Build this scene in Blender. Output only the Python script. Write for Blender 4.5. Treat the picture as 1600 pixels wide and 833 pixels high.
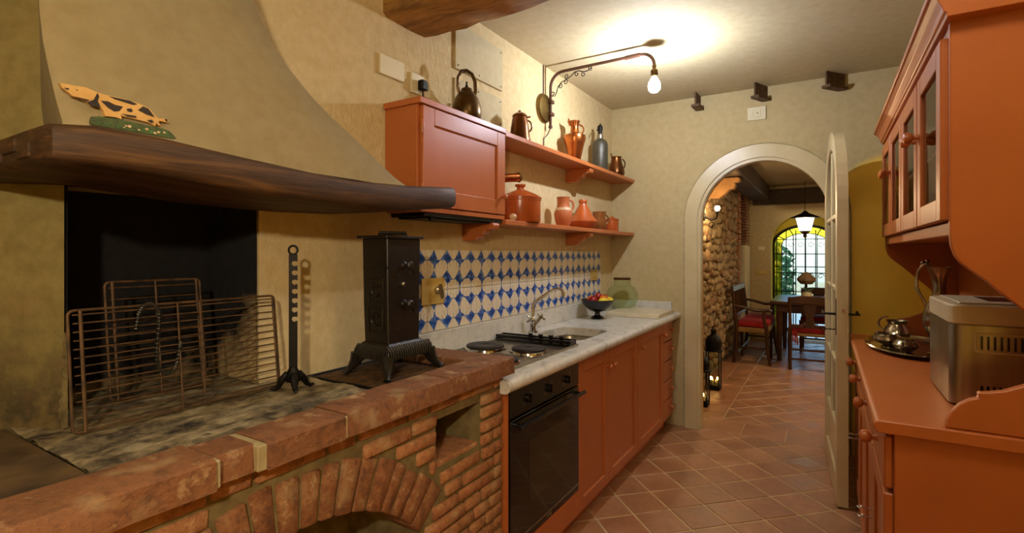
import bpy, bmesh, math, random
from mathutils import Vector, Matrix
random.seed(7)
PI = math.pi
for o in list(bpy.data.objects): bpy.data.objects.remove(o)
SC = bpy.context.scene
COL = SC.collection

# ---------------------------------------------------------------- camera, world, exposure
cam_d = bpy.data.cameras.new('camera'); cam = bpy.data.objects.new('camera', cam_d); COL.objects.link(cam)
cam.location = (0, 0, 1.38); cam.rotation_euler = (PI/2, 0, math.radians(31.5915))
cam_d.sensor_width = 36; cam_d.lens = 18.0; cam_d.shift_y = -21.5/1600; cam_d.clip_start = .02
SC.camera = cam
SC.view_settings.view_transform = 'Standard'; SC.view_settings.look = 'None'
SC.view_settings.gamma = 1; SC.view_settings.use_curve_mapping = False
SC.view_settings.exposure = 0.75
BULB_STRENGTH = 5200.0        # bare bulb on the iron arm
REAR_STRENGTH = 1050.0        # warm pendant bulb in the room behind the camera
FILL_STRENGTH = 13.0        # unseen ceiling lamp added as fill on the viewer's side of the beam
SCONCE_STRENGTH = 560.0; LANTERN_STRENGTH = 260.0
W = bpy.data.worlds.new('world'); SC.world = W; W.use_nodes = True
wn = W.node_tree; bg = wn.nodes['Background']
sky = wn.nodes.new('ShaderNodeTexSky'); sky.sky_type = 'NISHITA'; sky.sun_disc = False
sky.sun_elevation = math.radians(45); sky.sun_rotation = math.radians(200)
wn.links.new(sky.outputs[0], bg.inputs[0]); bg.inputs[1].default_value = .3

# ---------------------------------------------------------------- helpers
def lin(c):
    return tuple(((v/255)/12.92 if v/255 <= .04045 else ((v/255+.055)/1.055)**2.4) for v in c[:3]) + (1,)

class NT:
    def __init__(s, name):
        s.m = bpy.data.materials.new(name); s.m.use_nodes = True
        s.t = s.m.node_tree; s.b = s.t.nodes['Principled BSDF']
    def n(s, typ, **k):
        x = s.t.nodes.new(typ)
        for a, v in k.items(): setattr(x, a, v)
        return x
    def put(s, sock, v):
        if isinstance(v, bpy.types.NodeSocket): s.t.links.new(v, sock)
        elif v is not None: sock.default_value = v
    def ma(s, op, a, b=None, c=None):
        x = s.n('ShaderNodeMath', operation=op)
        for i, v in enumerate((a, b, c)): s.put(x.inputs[i], v)
        return x.outputs[0]
    def mix(s, f, a, b, mode='MIX'):
        x = s.n('ShaderNodeMix', data_type='RGBA', blend_type=mode)
        s.put(x.inputs[0], f); s.put(x.inputs[6], a); s.put(x.inputs[7], b); return x.outputs[2]
    def obj(s): return s.n('ShaderNodeTexCoord').outputs['Object']
    def world(s): return s.n('ShaderNodeNewGeometry').outputs['Position']
    def rnd(s): return s.n('ShaderNodeObjectInfo').outputs['Random']
    def noise(s, vec, scale, detail=4, rough=.55, dist=0):
        x = s.n('ShaderNodeTexNoise'); s.put(x.inputs['Vector'], vec)
        for k, v in (('Scale', scale), ('Detail', detail), ('Roughness', rough), ('Distortion', dist)): s.put(x.inputs[k], v)
        return x.outputs[0]
    def ramp(s, f, stops):
        x = s.n('ShaderNodeValToRGB'); s.put(x.inputs[0], f); e = x.color_ramp.elements
        while len(e) < len(stops): e.new(.5)
        for el, (p, c) in zip(e, stops):
            el.position = p; el.color = c if len(c) == 4 else lin(c)
        return x.outputs[0]
    def mapr(s, f, a, b, c=0., d=1.):
        x = s.n('ShaderNodeMapRange'); s.put(x.inputs[0], f)
        for i, v in enumerate((a, b, c, d)): s.put(x.inputs[i+1], v)
        return x.outputs[0]
    def vscale(s, vec, sc):
        x = s.n('ShaderNodeMapping'); s.put(x.inputs[0], vec); s.put(x.inputs['Scale'], sc); return x.outputs[0]
    def xyz(s, vec):
        x = s.n('ShaderNodeSeparateXYZ'); s.put(x.inputs[0], vec); return x.outputs
    def bump(s, h, strength=.3, dist=.01):
        x = s.n('ShaderNodeBump'); s.put(x.inputs['Height'], h); x.inputs['Strength'].default_value = strength
        x.inputs['Distance'].default_value = dist; s.put(s.b.inputs['Normal'], x.outputs[0])
    def fin(s, col=None, rough=None, metal=None, **k):
        if col is not None: s.put(s.b.inputs['Base Color'], col)
        if rough is not None: s.put(s.b.inputs['Roughness'], rough)
        if metal is not None: s.put(s.b.inputs['Metallic'], metal)
        for a, v in k.items(): s.put(s.b.inputs[a.replace('_', ' ')], v)
        return s.m

def pm(name, c1, c2=None, scale=8, rough=.6, metal=0, bump=0, bscale=60, rnd=0, stretch=None, bdist=.004, world=False, **k):
    t = NT(name); v = t.world() if world else t.obj()
    if stretch: v = t.vscale(v, stretch)
    c2 = c2 or tuple(int(x*.8) for x in c1)
    f = t.noise(v, scale, 5)
    col = t.ramp(f, [(.32, c1), (.68, c2)])
    if rnd:
        r = t.rnd(); col = t.mix(1.0, col, t.ramp(r, [(0, (1-rnd,)*3+(1,)), (1, (1+rnd*.4,)*3+(1,))]), 'MULTIPLY')
    if bump: t.bump(t.noise(v, bscale, 4), bump, bdist)
    return t.fin(col, rough, metal, **k)

M = {}
# plaster: yellow ochre lime wash, rough trowelled relief
def plaster(name, c1, c2, bump, bscale, bdist, blotch=2.2, rough_top=False, yellow_patch=False):
    t = NT(name); v = t.world()
    f = t.noise(v, blotch, 5); g = t.noise(v, 23, 3)
    col = t.mix(.75, t.ramp(f, [(.3, c1), (.7, c2)]), t.ramp(g, [(.3, c1), (.75, c2)]))
    sm = t.mapr(t.noise(v, 1.3, 2), .42, .6)
    if rough_top:
        X, Y, Z = t.xyz(v); sm = t.ma('MULTIPLY', t.mapr(Z, 1.5, 1.95, .12), t.mapr(Y, 2.7, 1.7, .2))
    h = t.ma('MULTIPLY', t.noise(t.vscale(v, (1, 1, .7)), bscale, 5, .65), t.ma('ADD', t.ma('MULTIPLY', sm, .75), .25))
    t.bump(h, bump, bdist)
    if yellow_patch:
        # yellower field on the wall to the right of the doorway, rounded at its upper corner
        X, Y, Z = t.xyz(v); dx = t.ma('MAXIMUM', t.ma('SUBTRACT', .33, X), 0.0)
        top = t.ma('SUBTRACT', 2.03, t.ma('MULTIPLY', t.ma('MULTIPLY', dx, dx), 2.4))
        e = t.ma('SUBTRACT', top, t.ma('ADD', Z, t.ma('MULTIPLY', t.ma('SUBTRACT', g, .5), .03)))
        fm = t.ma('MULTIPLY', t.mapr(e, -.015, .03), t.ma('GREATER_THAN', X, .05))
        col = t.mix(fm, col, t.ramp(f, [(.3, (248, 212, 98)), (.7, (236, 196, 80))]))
    return t.fin(col, .85)
M['plaster'] = plaster('plaster', (214, 194, 146), (196, 172, 120), 1.0, 45, .016, rough_top=True)
M['end_plaster'] = plaster('end_plaster', (192, 174, 128), (178, 158, 108), .35, 30, .006, yellow_patch=True)
M['ceil'] = plaster('ceiling_paint', (194, 180, 142), (180, 165, 124), .2, 18, .006, 1.1)
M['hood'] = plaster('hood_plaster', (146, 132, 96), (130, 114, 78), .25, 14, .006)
M['dining_plaster'] = plaster('dining_plaster', (190, 168, 122), (172, 148, 100), .3, 30, .006)
M['reveal'] = pm('yellow_reveal', (214, 190, 60), (200, 176, 50), 3, .8)
M['corbel'] = pm('corbel_wood', (150, 108, 56), (126, 86, 42), 6, .8)
M['ochre'] = pm('ochre_paint', (200, 150, 60), (186, 134, 44), 4, .8, bump=.3, bscale=60)

def soot_mat():
    # lime plaster inside the firebox stained by soot: heavy above, ragged paler patch near the hearth
    t = NT('sooty_plaster'); p = t.world(); x, y, z = t.xyz(p)
    n = t.noise(p, 7, 5, .65); n2 = t.noise(p, 30, 4)
    a = t.ma('ADD', t.ma('MULTIPLY', t.ma('SUBTRACT', z, 1.13), 3.2), t.ma('MULTIPLY', t.ma('SUBTRACT', n, .5), 1.5))
    a = t.ma('ADD', a, t.ma('MULTIPLY', t.ma('SUBTRACT', -1.62, x), 2.6))
    f = t.mapr(a, -.35, .25)
    clean = t.ramp(n2, [(.3, (196, 172, 122)), (.7, (150, 122, 84))])
    soot = t.ramp(n2, [(.3, (9, 8, 9)), (.72, (22, 19, 17))])
    t.bump(n2, .6, .01)
    return t.fin(t.mix(f, clean, soot), .95)
M['soot'] = soot_mat()
def pier_mat():
    # splayed pier left of the firebox: ochre plaster, rusty stain and lost plaster towards its foot
    t = NT('stained_plaster'); p = t.world(); x, y, z = t.xyz(p)
    n = t.noise(p, 6, 5, .6); n2 = t.noise(p, 25, 4)
    f = t.mapr(t.ma('ADD', t.ma('MULTIPLY', t.ma('SUBTRACT', 1.22, z), 2.6), t.ma('SUBTRACT', n, .5)), -.1, .55)
    a = t.ramp(n2, [(.3, (142, 128, 74)), (.7, (124, 108, 58))])
    b = t.ramp(n, [(.35, (126, 104, 56)), (.5, (70, 60, 32)), (.65, (124, 92, 60))])
    t.bump(n2, .5, .008)
    return t.fin(t.mix(f, a, b), .85)
M['pier'] = pier_mat()

def hearth_mat():
    t = NT('ashy_hearth'); p = t.world(); x, y, z = t.xyz(p)
    n = t.noise(t.vscale(p, (1.6, .8, 1)), 9, 6, .65); n2 = t.noise(p, 34, 4)
    col = t.ramp(n, [(.34, (14, 12, 9)), (.45, (84, 70, 44)), (.56, (150, 134, 98)), (.62, (182, 168, 132)), (.72, (70, 58, 38))])
    col = t.mix(.35, col, t.ramp(n2, [(.38, (30, 25, 17)), (.66, (170, 152, 114))]))
    t.bump(n2, .5, .006)
    return t.fin(col, .85)
M['hearth'] = hearth_mat()
M['slab'] = pm('hearth_slab', (110, 84, 46), (62, 46, 26), 9, .75, bump=.3, bscale=30, world=True)
def brick_mat(name, a, b, c, mott=26):
    t = NT(name); p = t.world(); n = t.noise(p, mott, 5, .65); r = t.rnd()
    col = t.ramp(r, [(0, a), (.5, b), (1, c)])
    col = t.mix(.6, col, t.ramp(n, [(.3, (54, 28, 15)), (.46, a), (.58, b), (.72, (208, 178, 130))]))
    n3 = t.noise(p, mott*4.5, 4, .7)
    col = t.mix(t.mapr(n3, .5, .72, 0, .55), col, lin((70, 42, 26)))
    col = t.mix(t.mapr(t.noise(p, 11, 3), .56, .72, 0, .4), col, lin((176, 156, 112)))
    t.bump(t.ma('ADD', n, n3), .8, .007)
    return t.fin(col, .8)
M['brick'] = brick_mat('old_brick', (164, 106, 64), (178, 124, 78), (152, 112, 70))
M['voussoir'] = brick_mat('arch_brick', (134, 82, 46), (150, 104, 62), (118, 74, 42))
M['cap'] = brick_mat('hearth_edge_brick', (130, 84, 48), (122, 76, 42), (138, 94, 56), 14)
M['mortar'] = pm('mortar', (128, 112, 70), (98, 84, 48), 20, .95, bump=.6, bscale=45, world=True)
M['mortar_light'] = pm('pale_mortar', (176, 162, 122), (150, 134, 92), 20, .95, bump=.5, bscale=60)
def wood(name, c1, c2, c3, vec, rough=.5, scale=3):
    t = NT(name); v = t.vscale(t.obj(), vec)
    n = t.noise(v, scale, 6, .6, 1.2); n2 = t.noise(v, scale*6, 4)
    col = t.mix(.3, t.ramp(n, [(.3, c1), (.5, c2), (.7, c3)]), t.ramp(n2, [(.3, c1), (.7, c3)]))
    t.bump(n2, .25, .003)
    return t.fin(col, rough)
M['mantel'] = wood('mantel_wood', (24, 14, 5), (56, 34, 13), (104, 70, 32), (4, .55, 11), .62)
M['beam'] = wood('beam_wood', (96, 64, 26), (158, 110, 48), (192, 142, 74), (1.0, 4, 4), .7)
M['dark_beam'] = wood('dark_beam_wood', (44, 34, 22), (66, 50, 34), (84, 66, 44), (5, .8, 5), .8)
M['darkwood'] = wood('walnut', (40, 20, 8), (62, 34, 14), (84, 48, 22), (3, 3, .8), .35)
M['paint'] = pm('red_ochre_paint', (182, 102, 50), (174, 96, 46), 5, .36, bump=.04, bscale=120)
def marble():
    t = NT('grey_marble'); p = t.world()
    n = t.noise(p, 7, 8, .68, 1.6); n2 = t.noise(p, 2.2, 3)
    col = t.ramp(n, [(.3, (150, 148, 140)), (.46, (204, 201, 190)), (.56, (218, 214, 202)), (.64, (172, 171, 162)), (.72, (214, 210, 196))])
    col = t.mix(.3, col, t.ramp(n2, [(.35, (186, 184, 174)), (.65, (218, 213, 198))]))
    return t.fin(col, .22)
M['marble'] = marble()
M['board'] = pm('cream_marble', (222, 210, 178), (204, 190, 154), 6, .3)
M['iron'] = pm('black_iron', (30, 26, 20), (18, 16, 13), 20, .5, .6, bump=.2, bscale=80)
M['rust'] = pm('rusty_iron', (108, 78, 44), (60, 42, 24), 30, .65, .25, bump=.2, bscale=90)
M['stove'] = pm('cast_iron', (38, 31, 23), (22, 18, 14), 9, .4, .2, bump=.15, bscale=60)
M['pipe'] = pm('brown_pipe', (92, 58, 38), (70, 44, 28), 20, .5, .2)
M['siphon'] = pm('grey_mesh', (84, 80, 66), (60, 57, 46), 60, .35, .3, bump=.4, bscale=160)
M['shade'] = pm('brown_shade', (146, 116, 80), (126, 98, 66), 8, .7)
M['brass'] = pm('dull_brass', (140, 112, 60), (104, 82, 42), 9, .35, .9)
M['bronze'] = pm('dark_bronze', (110, 84, 46), (72, 54, 28), 9, .33, .9, bump=.05)
M['copper'] = pm('copper', (196, 118, 62), (150, 82, 40), 9, .25, .95, bump=.06, bscale=70)
M['copper_dark'] = pm('brown_copper', (128, 80, 42), (84, 50, 26), 9, .28, .9, bump=.12, bscale=60)
M['steel'] = pm('brushed_steel', (176, 168, 148), (150, 142, 122), 4, .28, .95, stretch=(8, 8, .4))
M['chrome'] = pm('chrome', (206, 204, 196), (180, 178, 170), 4, .1, 1)
M['silver'] = pm('tarnished_silver', (190, 178, 150), (120, 106, 82), 12, .18, .95)
M['black'] = pm('black_enamel', (14, 13, 12), (9, 9, 8), 6, .2)
M['black_glass'] = pm('oven_glass', (10, 9, 7), (8, 7, 6), 3, .06)
M['oven_window'] = pm('oven_window', (46, 40, 24), (38, 32, 20), 3, .08)
M['hot'] = pm('hotplate_iron', (46, 40, 34), (34, 30, 26), 12, .5, .5)
M['white'] = pm('ivory_plastic', (216, 206, 168), (206, 194, 152), 4, .45)
M['cream'] = pm('cream_gloss_paint', (206, 190, 146), (194, 176, 130), 5, .35, bump=.05)
M['yplate'] = pm('yellowed_plate', (196, 164, 84), (180, 148, 70), 5, .5)
M['white_lid'] = pm('white_lid', (206, 190, 152), (196, 180, 142), 5, .35)
M['terra'] = pm('glazed_terracotta', (186, 92, 40), (160, 74, 30), 8, .25, bump=.05, bscale=30)
M['terra_mat'] = pm('unglazed_terracotta', (196, 112, 62), (176, 94, 50), 9, .55)
M['brown_glaze'] = pm('brown_glaze', (140, 84, 38), (104, 60, 26), 9, .18)
M['bisque'] = pm('cream_slip', (220, 192, 150), (196, 160, 116), 30, .5)
M['red_cloth'] = pm('red_cloth', (168, 22, 20), (130, 14, 14), 20, .85, bump=.3, bscale=90)
M['rush'] = pm('rush_seat', (150, 116, 60), (120, 90, 44), 20, .8, stretch=(1, 12, 1))
M['grout'] = pm('grout', (206, 178, 130), (178, 150, 104), 14, .9, world=True)
M['wick'] = pm('candle_wax', (230, 214, 170), (220, 200, 150), 4, .5)
M['leaf'] = pm('leaf', (70, 120, 50), (44, 88, 36), 12, .5)
def floor_mat():
    t = NT('terracotta_floor'); p = t.world(); n = t.noise(p, 5, 5, .6); n2 = t.noise(p, 26, 4); r = t.rnd()
    col = t.ramp(r, [(0, (158, 106, 70)), (.45, (178, 126, 86)), (.8, (138, 100, 68)), (1, (168, 102, 64))])
    col = t.mix(.5, col, t.ramp(n, [(.3, (132, 92, 60)), (.5, (172, 118, 78)), (.7, (200, 154, 114))]))
    col = t.mix(.2, col, t.ramp(n2, [(.35, (96, 62, 36)), (.7, (176, 122, 82))]))
    t.bump(t.ma('ADD', n, t.ma('MULTIPLY', n2, .3)), .3, .004)
    return t.fin(col, t.mapr(n, .3, .7, .3, .55))
M['floor'] = floor_mat()
def stone_mat():
    t = NT('rubble_stone'); p = t.world(); n = t.noise(p, 12, 5, .65); r = t.rnd()
    col = t.ramp(r, [(0, (150, 126, 84)), (.35, (176, 150, 104)), (.65, (124, 98, 62)), (.85, (160, 104, 64)), (1, (188, 166, 122))])
    col = t.mix(.5, col, t.ramp(n, [(.3, (84, 66, 40)), (.7, (190, 164, 116))]))
    t.bump(n, .8, .015)
    return t.fin(col, .85)
M['stone'] = stone_mat()
def emis(name, c, s):
    t = NT(name); t.put(t.b.inputs['Base Color'], lin(c)); t.put(t.b.inputs['Emission Color'], lin(c)); t.b.inputs['Emission Strength'].default_value = s
    return t.m
def glass(name, c, rough=.02, bump=0, bscale=60, ior=1.45):
    t = NT(name)
    if bump: t.bump(t.noise(t.obj(), bscale, 3), bump, .004)
    return t.fin(lin(c), rough, 0, Transmission_Weight=1.0, IOR=ior)
M['glass'] = glass('clear_glass', (240, 244, 236), ior=1.05)
def thin_glass(name, c, edge):
    # thin blown glass: mostly see-through, tinted and reflective towards grazing angles
    t = NT(name); a = t.n('ShaderNodeBsdfTransparent'); g = t.n('ShaderNodeBsdfGlossy'); d = t.n('ShaderNodeBsdfDiffuse'); lw = t.n('ShaderNodeLayerWeight')
    a.inputs[0].default_value = lin(c); g.inputs[1].default_value = .06; d.inputs[0].default_value = lin(edge); lw.inputs[0].default_value = .35
    m1 = t.n('ShaderNodeMixShader'); m2 = t.n('ShaderNodeMixShader'); m1.inputs[0].default_value = .5
    for s_, q in ((g, 1), (d, 2)): t.t.links.new(s_.outputs[0], m1.inputs[q])
    t.put(m2.inputs[0], t.ma('MULTIPLY', lw.outputs[1], .3)); t.t.links.new(a.outputs[0], m2.inputs[1]); t.t.links.new(m1.outputs[0], m2.inputs[2])
    t.t.links.new(m2.outputs[0], t.t.nodes['Material Output'].inputs[0]); return t.m
M['jar_glass'] = thin_glass('green_glass', (244, 250, 238), (176, 196, 140))
M['pane'] = glass('window_glass', (216, 238, 246), .0, .3, 40, 1.08)
M['amber'] = glass('amber_glass', (206, 190, 50), .15, .8, 45, 1.1)
M['ripple'] = glass('rippled_glass', (226, 216, 170), .12, .8, 70, 1.15)
M['bulb'] = emis('glowing_filament', (230, 237, 255), BULB_STRENGTH)
def envelope(st=12, fac=.35):
    t = NT('bulb_glass'); a = t.n('ShaderNodeBsdfTransparent'); b = t.n('ShaderNodeEmission'); m = t.n('ShaderNodeMixShader')
    b.inputs[0].default_value = lin((255, 250, 240)); b.inputs[1].default_value = st; m.inputs[0].default_value = fac
    t.t.links.new(a.outputs[0], m.inputs[1]); t.t.links.new(b.outputs[0], m.inputs[2]); t.t.links.new(m.outputs[0], t.t.nodes['Material Output'].inputs[0])
    return t.m
M['envelope'] = envelope(); M['lantern_glass'] = envelope(1.2, .5)
M['bulb_rear'] = emis('warm_bulb', (255, 236, 204), REAR_STRENGTH)
M['opal'] = emis('opal_fill', (255, 236, 204), FILL_STRENGTH)
M['dining_fill'] = emis('opal_dining_fill', (255, 232, 196), 34.0)
M['sconce'] = emis('sconce_bulb', (255, 220, 170), SCONCE_STRENGTH)
M['lantern_glow'] = emis('lantern_glow', (255, 238, 200), LANTERN_STRENGTH)
M['candle'] = emis('candle_flame', (255, 205, 120), 40)

def tile_mat(flip):
    # white scallop fans on cobalt blue, painted on glazed tile; v = 0 at the joint between the two rows
    t = NT('scallop_tile'); uv = t.n('ShaderNodeTexCoord').outputs['UV']
    u, v, _ = t.xyz(uv)
    def cell(q): return t.ma('SUBTRACT', t.ma('FRACT', t.ma('ADD', t.ma('MULTIPLY', q, 2), .5)), .5)
    cx, cy = cell(u), cell(v)
    col_i = t.ma('FLOOR', t.ma('ADD', t.ma('MULTIPLY', u, 2), .5))
    tilt = t.ma('MULTIPLY', t.ma('SUBTRACT', t.ma('MODULO', col_i, 2.0), .0), .32)    # mid-tile fans lean
    h = t.ma('ADD', cy, .52)
    px = t.ma('SUBTRACT', cx, t.ma('MULTIPLY', t.ma('SUBTRACT', h, .5), tilt))
    ang = t.ma('ARCTAN2', px, t.ma('ADD', h, .12))
    wav = t.ma('MULTIPLY', t.ma('ABSOLUTE', t.ma('SINE', t.ma('MULTIPLY', ang, 11.0))), .09)
    dx = t.ma('DIVIDE', px, .50); dy = t.ma('DIVIDE', t.ma('SUBTRACT', h, .55), .45)
    r = t.ma('SQRT', t.ma('ADD', t.ma('MULTIPLY', dx, dx), t.ma('MULTIPLY', dy, dy)))
    head = t.ma('MULTIPLY', t.ma('LESS_THAN', t.ma('SUBTRACT', r, wav), .93), t.ma('GREATER_THAN', h, .54))
    stem = t.ma('MULTIPLY', t.ma('LESS_THAN', t.ma('ABSOLUTE', px), t.ma('ADD', .06, t.ma('MULTIPLY', t.ma('POWER', t.ma('MAXIMUM', h, 0.0), .9), .80))), t.ma('LESS_THAN', h, .55))
    mid = t.ma('LESS_THAN', v, .25)
    white = t.ma('MAXIMUM', head, stem)
    n = t.noise(uv, 6, 2)
    ray = t.ma('LESS_THAN', t.ma('ABSOLUTE', t.ma('SINE', t.ma('MULTIPLY', ang, 11.0))), .16)
    ray = t.ma('MULTIPLY', ray, t.ma('MULTIPLY', t.ma('GREATER_THAN', r, .42), t.ma('GREATER_THAN', h, .42)))
    blue = t.ramp(n, [(.3, (20, 44, 104)), (.5, (44, 84, 160)), (.72, (130, 160, 200))])
    cream = t.ramp(n, [(.3, (226, 216, 190)), (.7, (214, 200, 168))])
    line = t.mix(.8, cream, lin((60, 72, 110)))
    c = t.mix(white, blue, t.mix(t.ma('MULTIPLY', ray, .8), cream, line))
    return t.fin(c, .12)
M['tile'] = tile_mat(False)

class MB:
    def __init__(s): s.v = []; s.f = []
    def add(s, vs, fs):
        o = len(s.v); s.v += [tuple(p) for p in vs]; s.f += [tuple(i+o for i in f) for f in fs]; return s
    def box(s, a, b, rot=None, piv=None):
        (x0, y0, z0), (x1, y1, z1) = a, b
        vs = [Vector(p) for p in ((x0,y0,z0),(x1,y0,z0),(x1,y1,z0),(x0,y1,z0),(x0,y0,z1),(x1,y0,z1),(x1,y1,z1),(x0,y1,z1))]
        if rot:
            c = Vector(piv) if piv else (Vector(a)+Vector(b))/2
            vs = [c + rot @ (p-c) for p in vs]
        return s.add(vs, [(0,3,2,1),(4,5,6,7),(0,1,5,4),(1,2,6,5),(2,3,7,6),(3,0,4,7)])
    def prism(s, pts, axis, a, b):
        # pts: 2D outline; axis 0: (y,z) extruded in x; 1: (x,z) in y; 2: (x,y) in z
        def mk(p, q): return ((q, p[0], p[1]), (p[0], q, p[1]), (p[0], p[1], q))[axis]
        n = len(pts); vs = [mk(p, a) for p in pts] + [mk(p, b) for p in pts]
        return s.add(vs, [tuple(range(n)), tuple(range(2*n-1, n-1, -1))] + [(i, i+n, (i+1) % n+n, (i+1) % n) for i in range(n)])
    def lathe(s, prof, seg=24, o=(0,0,0), sx=1, sy=1, ribs=0, amp=0, axis=None):
        vs = []; n = len(prof)
        for r, z in prof:
            for k in range(seg):
                a = 2*PI*k/seg; rr = r*(1+amp*abs(math.cos(ribs*a/2))) if ribs else r
                p = Vector((rr*math.cos(a)*sx, rr*math.sin(a)*sy, z))
                if axis is not None: p = axis @ p
                vs.append((o[0]+p.x, o[1]+p.y, o[2]+p.z))
        fs = [(i*seg+k, i*seg+(k+1) % seg, (i+1)*seg+(k+1) % seg, (i+1)*seg+k) for i in range(n-1) for k in range(seg)]
        if prof[0][0] > 1e-6: fs.append(tuple(range(seg-1, -1, -1)))
        if prof[-1][0] > 1e-6: fs.append(tuple((n-1)*seg+k for k in range(seg)))
        return s.add(vs, fs)
    def tube(s, pts, r, seg=8, closed=False, flat=None):
        pts = [Vector(p) for p in pts]; n = len(pts); rs = r if isinstance(r, (list, tuple)) else [r]*n
        vs = []; up = None
        for i, p in enumerate(pts):
            if closed: d = pts[(i+1) % n]-pts[i-1]
            else: d = pts[min(i+1, n-1)]-pts[max(i-1, 0)]
            d = d.normalized() if d.length > 1e-9 else Vector((0,0,1))
            if up is None:
                up = Vector((0,0,1)) if abs(d.z) < .9 else Vector((1,0,0))
            up = (up - d*up.dot(d))
            if up.length < 1e-6: up = d.orthogonal()
            up.normalize(); sd = d.cross(up)
            for k in range(seg):
                a = 2*PI*k/seg
                vs.append(p + up*(math.cos(a)*rs[i]) + sd*(math.sin(a)*rs[i]*(flat or 1)))
        m = n if closed else n-1
        fs = [(i*seg+k, ((i+1) % n)*seg+k, ((i+1) % n)*seg+(k+1) % seg, i*seg+(k+1) % seg) for i in range(m) for k in range(seg)]
        if not closed: fs += [tuple(range(seg)), tuple((n-1)*seg+k for k in range(seg-1, -1, -1))]
        return s.add(vs, fs)
    def ball(s, o, r, seg=14, sz=1, sx=1, sy=1):
        k = seg//2
        return s.lathe([(max(1e-7, r*math.sin(PI*i/k)) if 0 < i < k else 1e-7, -r*math.cos(PI*i/k)*sz) for i in range(k+1)], seg, o, sx, sy)
    def build(s, name, mat, parent=None, smooth=False, bevel=0, seg=1, off=True, angle=35):
        o0 = Vector((0,0,0))
        if parent is not None and off: o0 = Vector(parent['_o']) if '_o' in parent else Vector((0,0,0))
        me = bpy.data.meshes.new(name)
        me.from_pydata([tuple(Vector(p)-o0) for p in s.v], [], s.f)
        bm = bmesh.new(); bm.from_mesh(me)
        bmesh.ops.recalc_face_normals(bm, faces=bm.faces)
        if bevel:
            bmesh.ops.bevel(bm, geom=bm.edges[:], offset=bevel, segments=seg, profile=.5, affect='EDGES', clamp_overlap=True)
        bm.to_mesh(me); bm.free()
        if smooth:
            me.polygons.foreach_set('use_smooth', [True]*len(me.polygons)); me.set_sharp_from_angle(angle=math.radians(angle))
        me.materials.append(M[mat] if isinstance(mat, str) else mat)
        o = bpy.data.objects.new(name, me); COL.objects.link(o)
        if parent is not None: o.parent = parent
        return o

def tag(o, label, cat=None, group=None):
    o['label'] = label
    if cat: o['category'] = cat
    if group: o['group'] = group
    return o
def thing(name, label, cat, loc=(0,0,0), rotz=0, group=None, local=False):
    o = bpy.data.objects.new(name, None); COL.objects.link(o); o.empty_display_size = .05
    o.location = loc; o.rotation_euler = (0, 0, rotz); tag(o, label, cat, group)
    if not local: o['_o'] = tuple(loc)
    return o
def struct(o): o['kind'] = 'structure'; return o
def piece(name, me, parent, loc=(0,0,0), rot=(0,0,0), sc=(1,1,1)):
    o = bpy.data.objects.new(name, me); COL.objects.link(o); o.parent = parent
    o.location = loc; o.rotation_euler = rot; o.scale = sc; return o
def mesh_only(mb, name, mat, bevel=0, seg=1):
    o = mb.build(name, mat, None, False, bevel, seg); me = o.data; bpy.data.objects.remove(o); return me
def copy_tree(o, parent=None, loc=None, rotz=None, label=None):
    c = o.copy(); COL.objects.link(c)
    if parent is not None: c.parent = parent
    if loc is not None: c.location = loc
    if rotz is not None: c.rotation_euler = (0, 0, rotz)
    if label: c['label'] = label
    for ch in list(o.children): copy_tree(ch, c)
    return c
def arc(c, r, a0, a1, n):
    return [(c[0]+r*math.cos(a0+(a1-a0)*i/n), c[1]+r*math.sin(a0+(a1-a0)*i/n)) for i in range(n+1)]
def rz(a): return Matrix.Rotation(a, 3, 'Z')
def ry(a): return Matrix.Rotation(a, 3, 'Y')
def rx(a): return Matrix.Rotation(a, 3, 'X')
# ================================================================= setting
L = -1.57; YE = 4.18; RW = .60
def clip(poly, x0, x1, y0, y1):
    def cut(ps, f, inter):
        out = []
        for i in range(len(ps)):
            a, b = ps[i-1], ps[i]
            if f(b):
                if not f(a): out.append(inter(a, b))
                out.append(b)
            elif f(a): out.append(inter(a, b))
        return out
    def ix(v): return lambda a, b: (v, a[1]+(b[1]-a[1])*(v-a[0])/(b[0]-a[0]))
    def iy(v): return lambda a, b: (a[0]+(b[0]-a[0])*(v-a[1])/(b[1]-a[1]), v)
    for f, it in ((lambda p: p[0] >= x0-1e-9, ix(x0)), (lambda p: p[0] <= x1+1e-9, ix(x1)), (lambda p: p[1] >= y0-1e-9, iy(y0)), (lambda p: p[1] <= y1+1e-9, iy(y1))):
        poly = cut(poly, f, it) if poly else poly
    return poly
fl = struct(MB().box((-2.3, -2.5, -.06), (2.2, 9.6, -.0025)).build('floor', 'grout'))
hs = .1005*math.sqrt(2); tile_me = mesh_only(MB().prism([(-hs, 0), (0, -hs), (hs, 0), (0, hs)], 2, -.03, 0), 'floor_tile', 'floor', .0025)
rest = MB(); PIT = .1492
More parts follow.
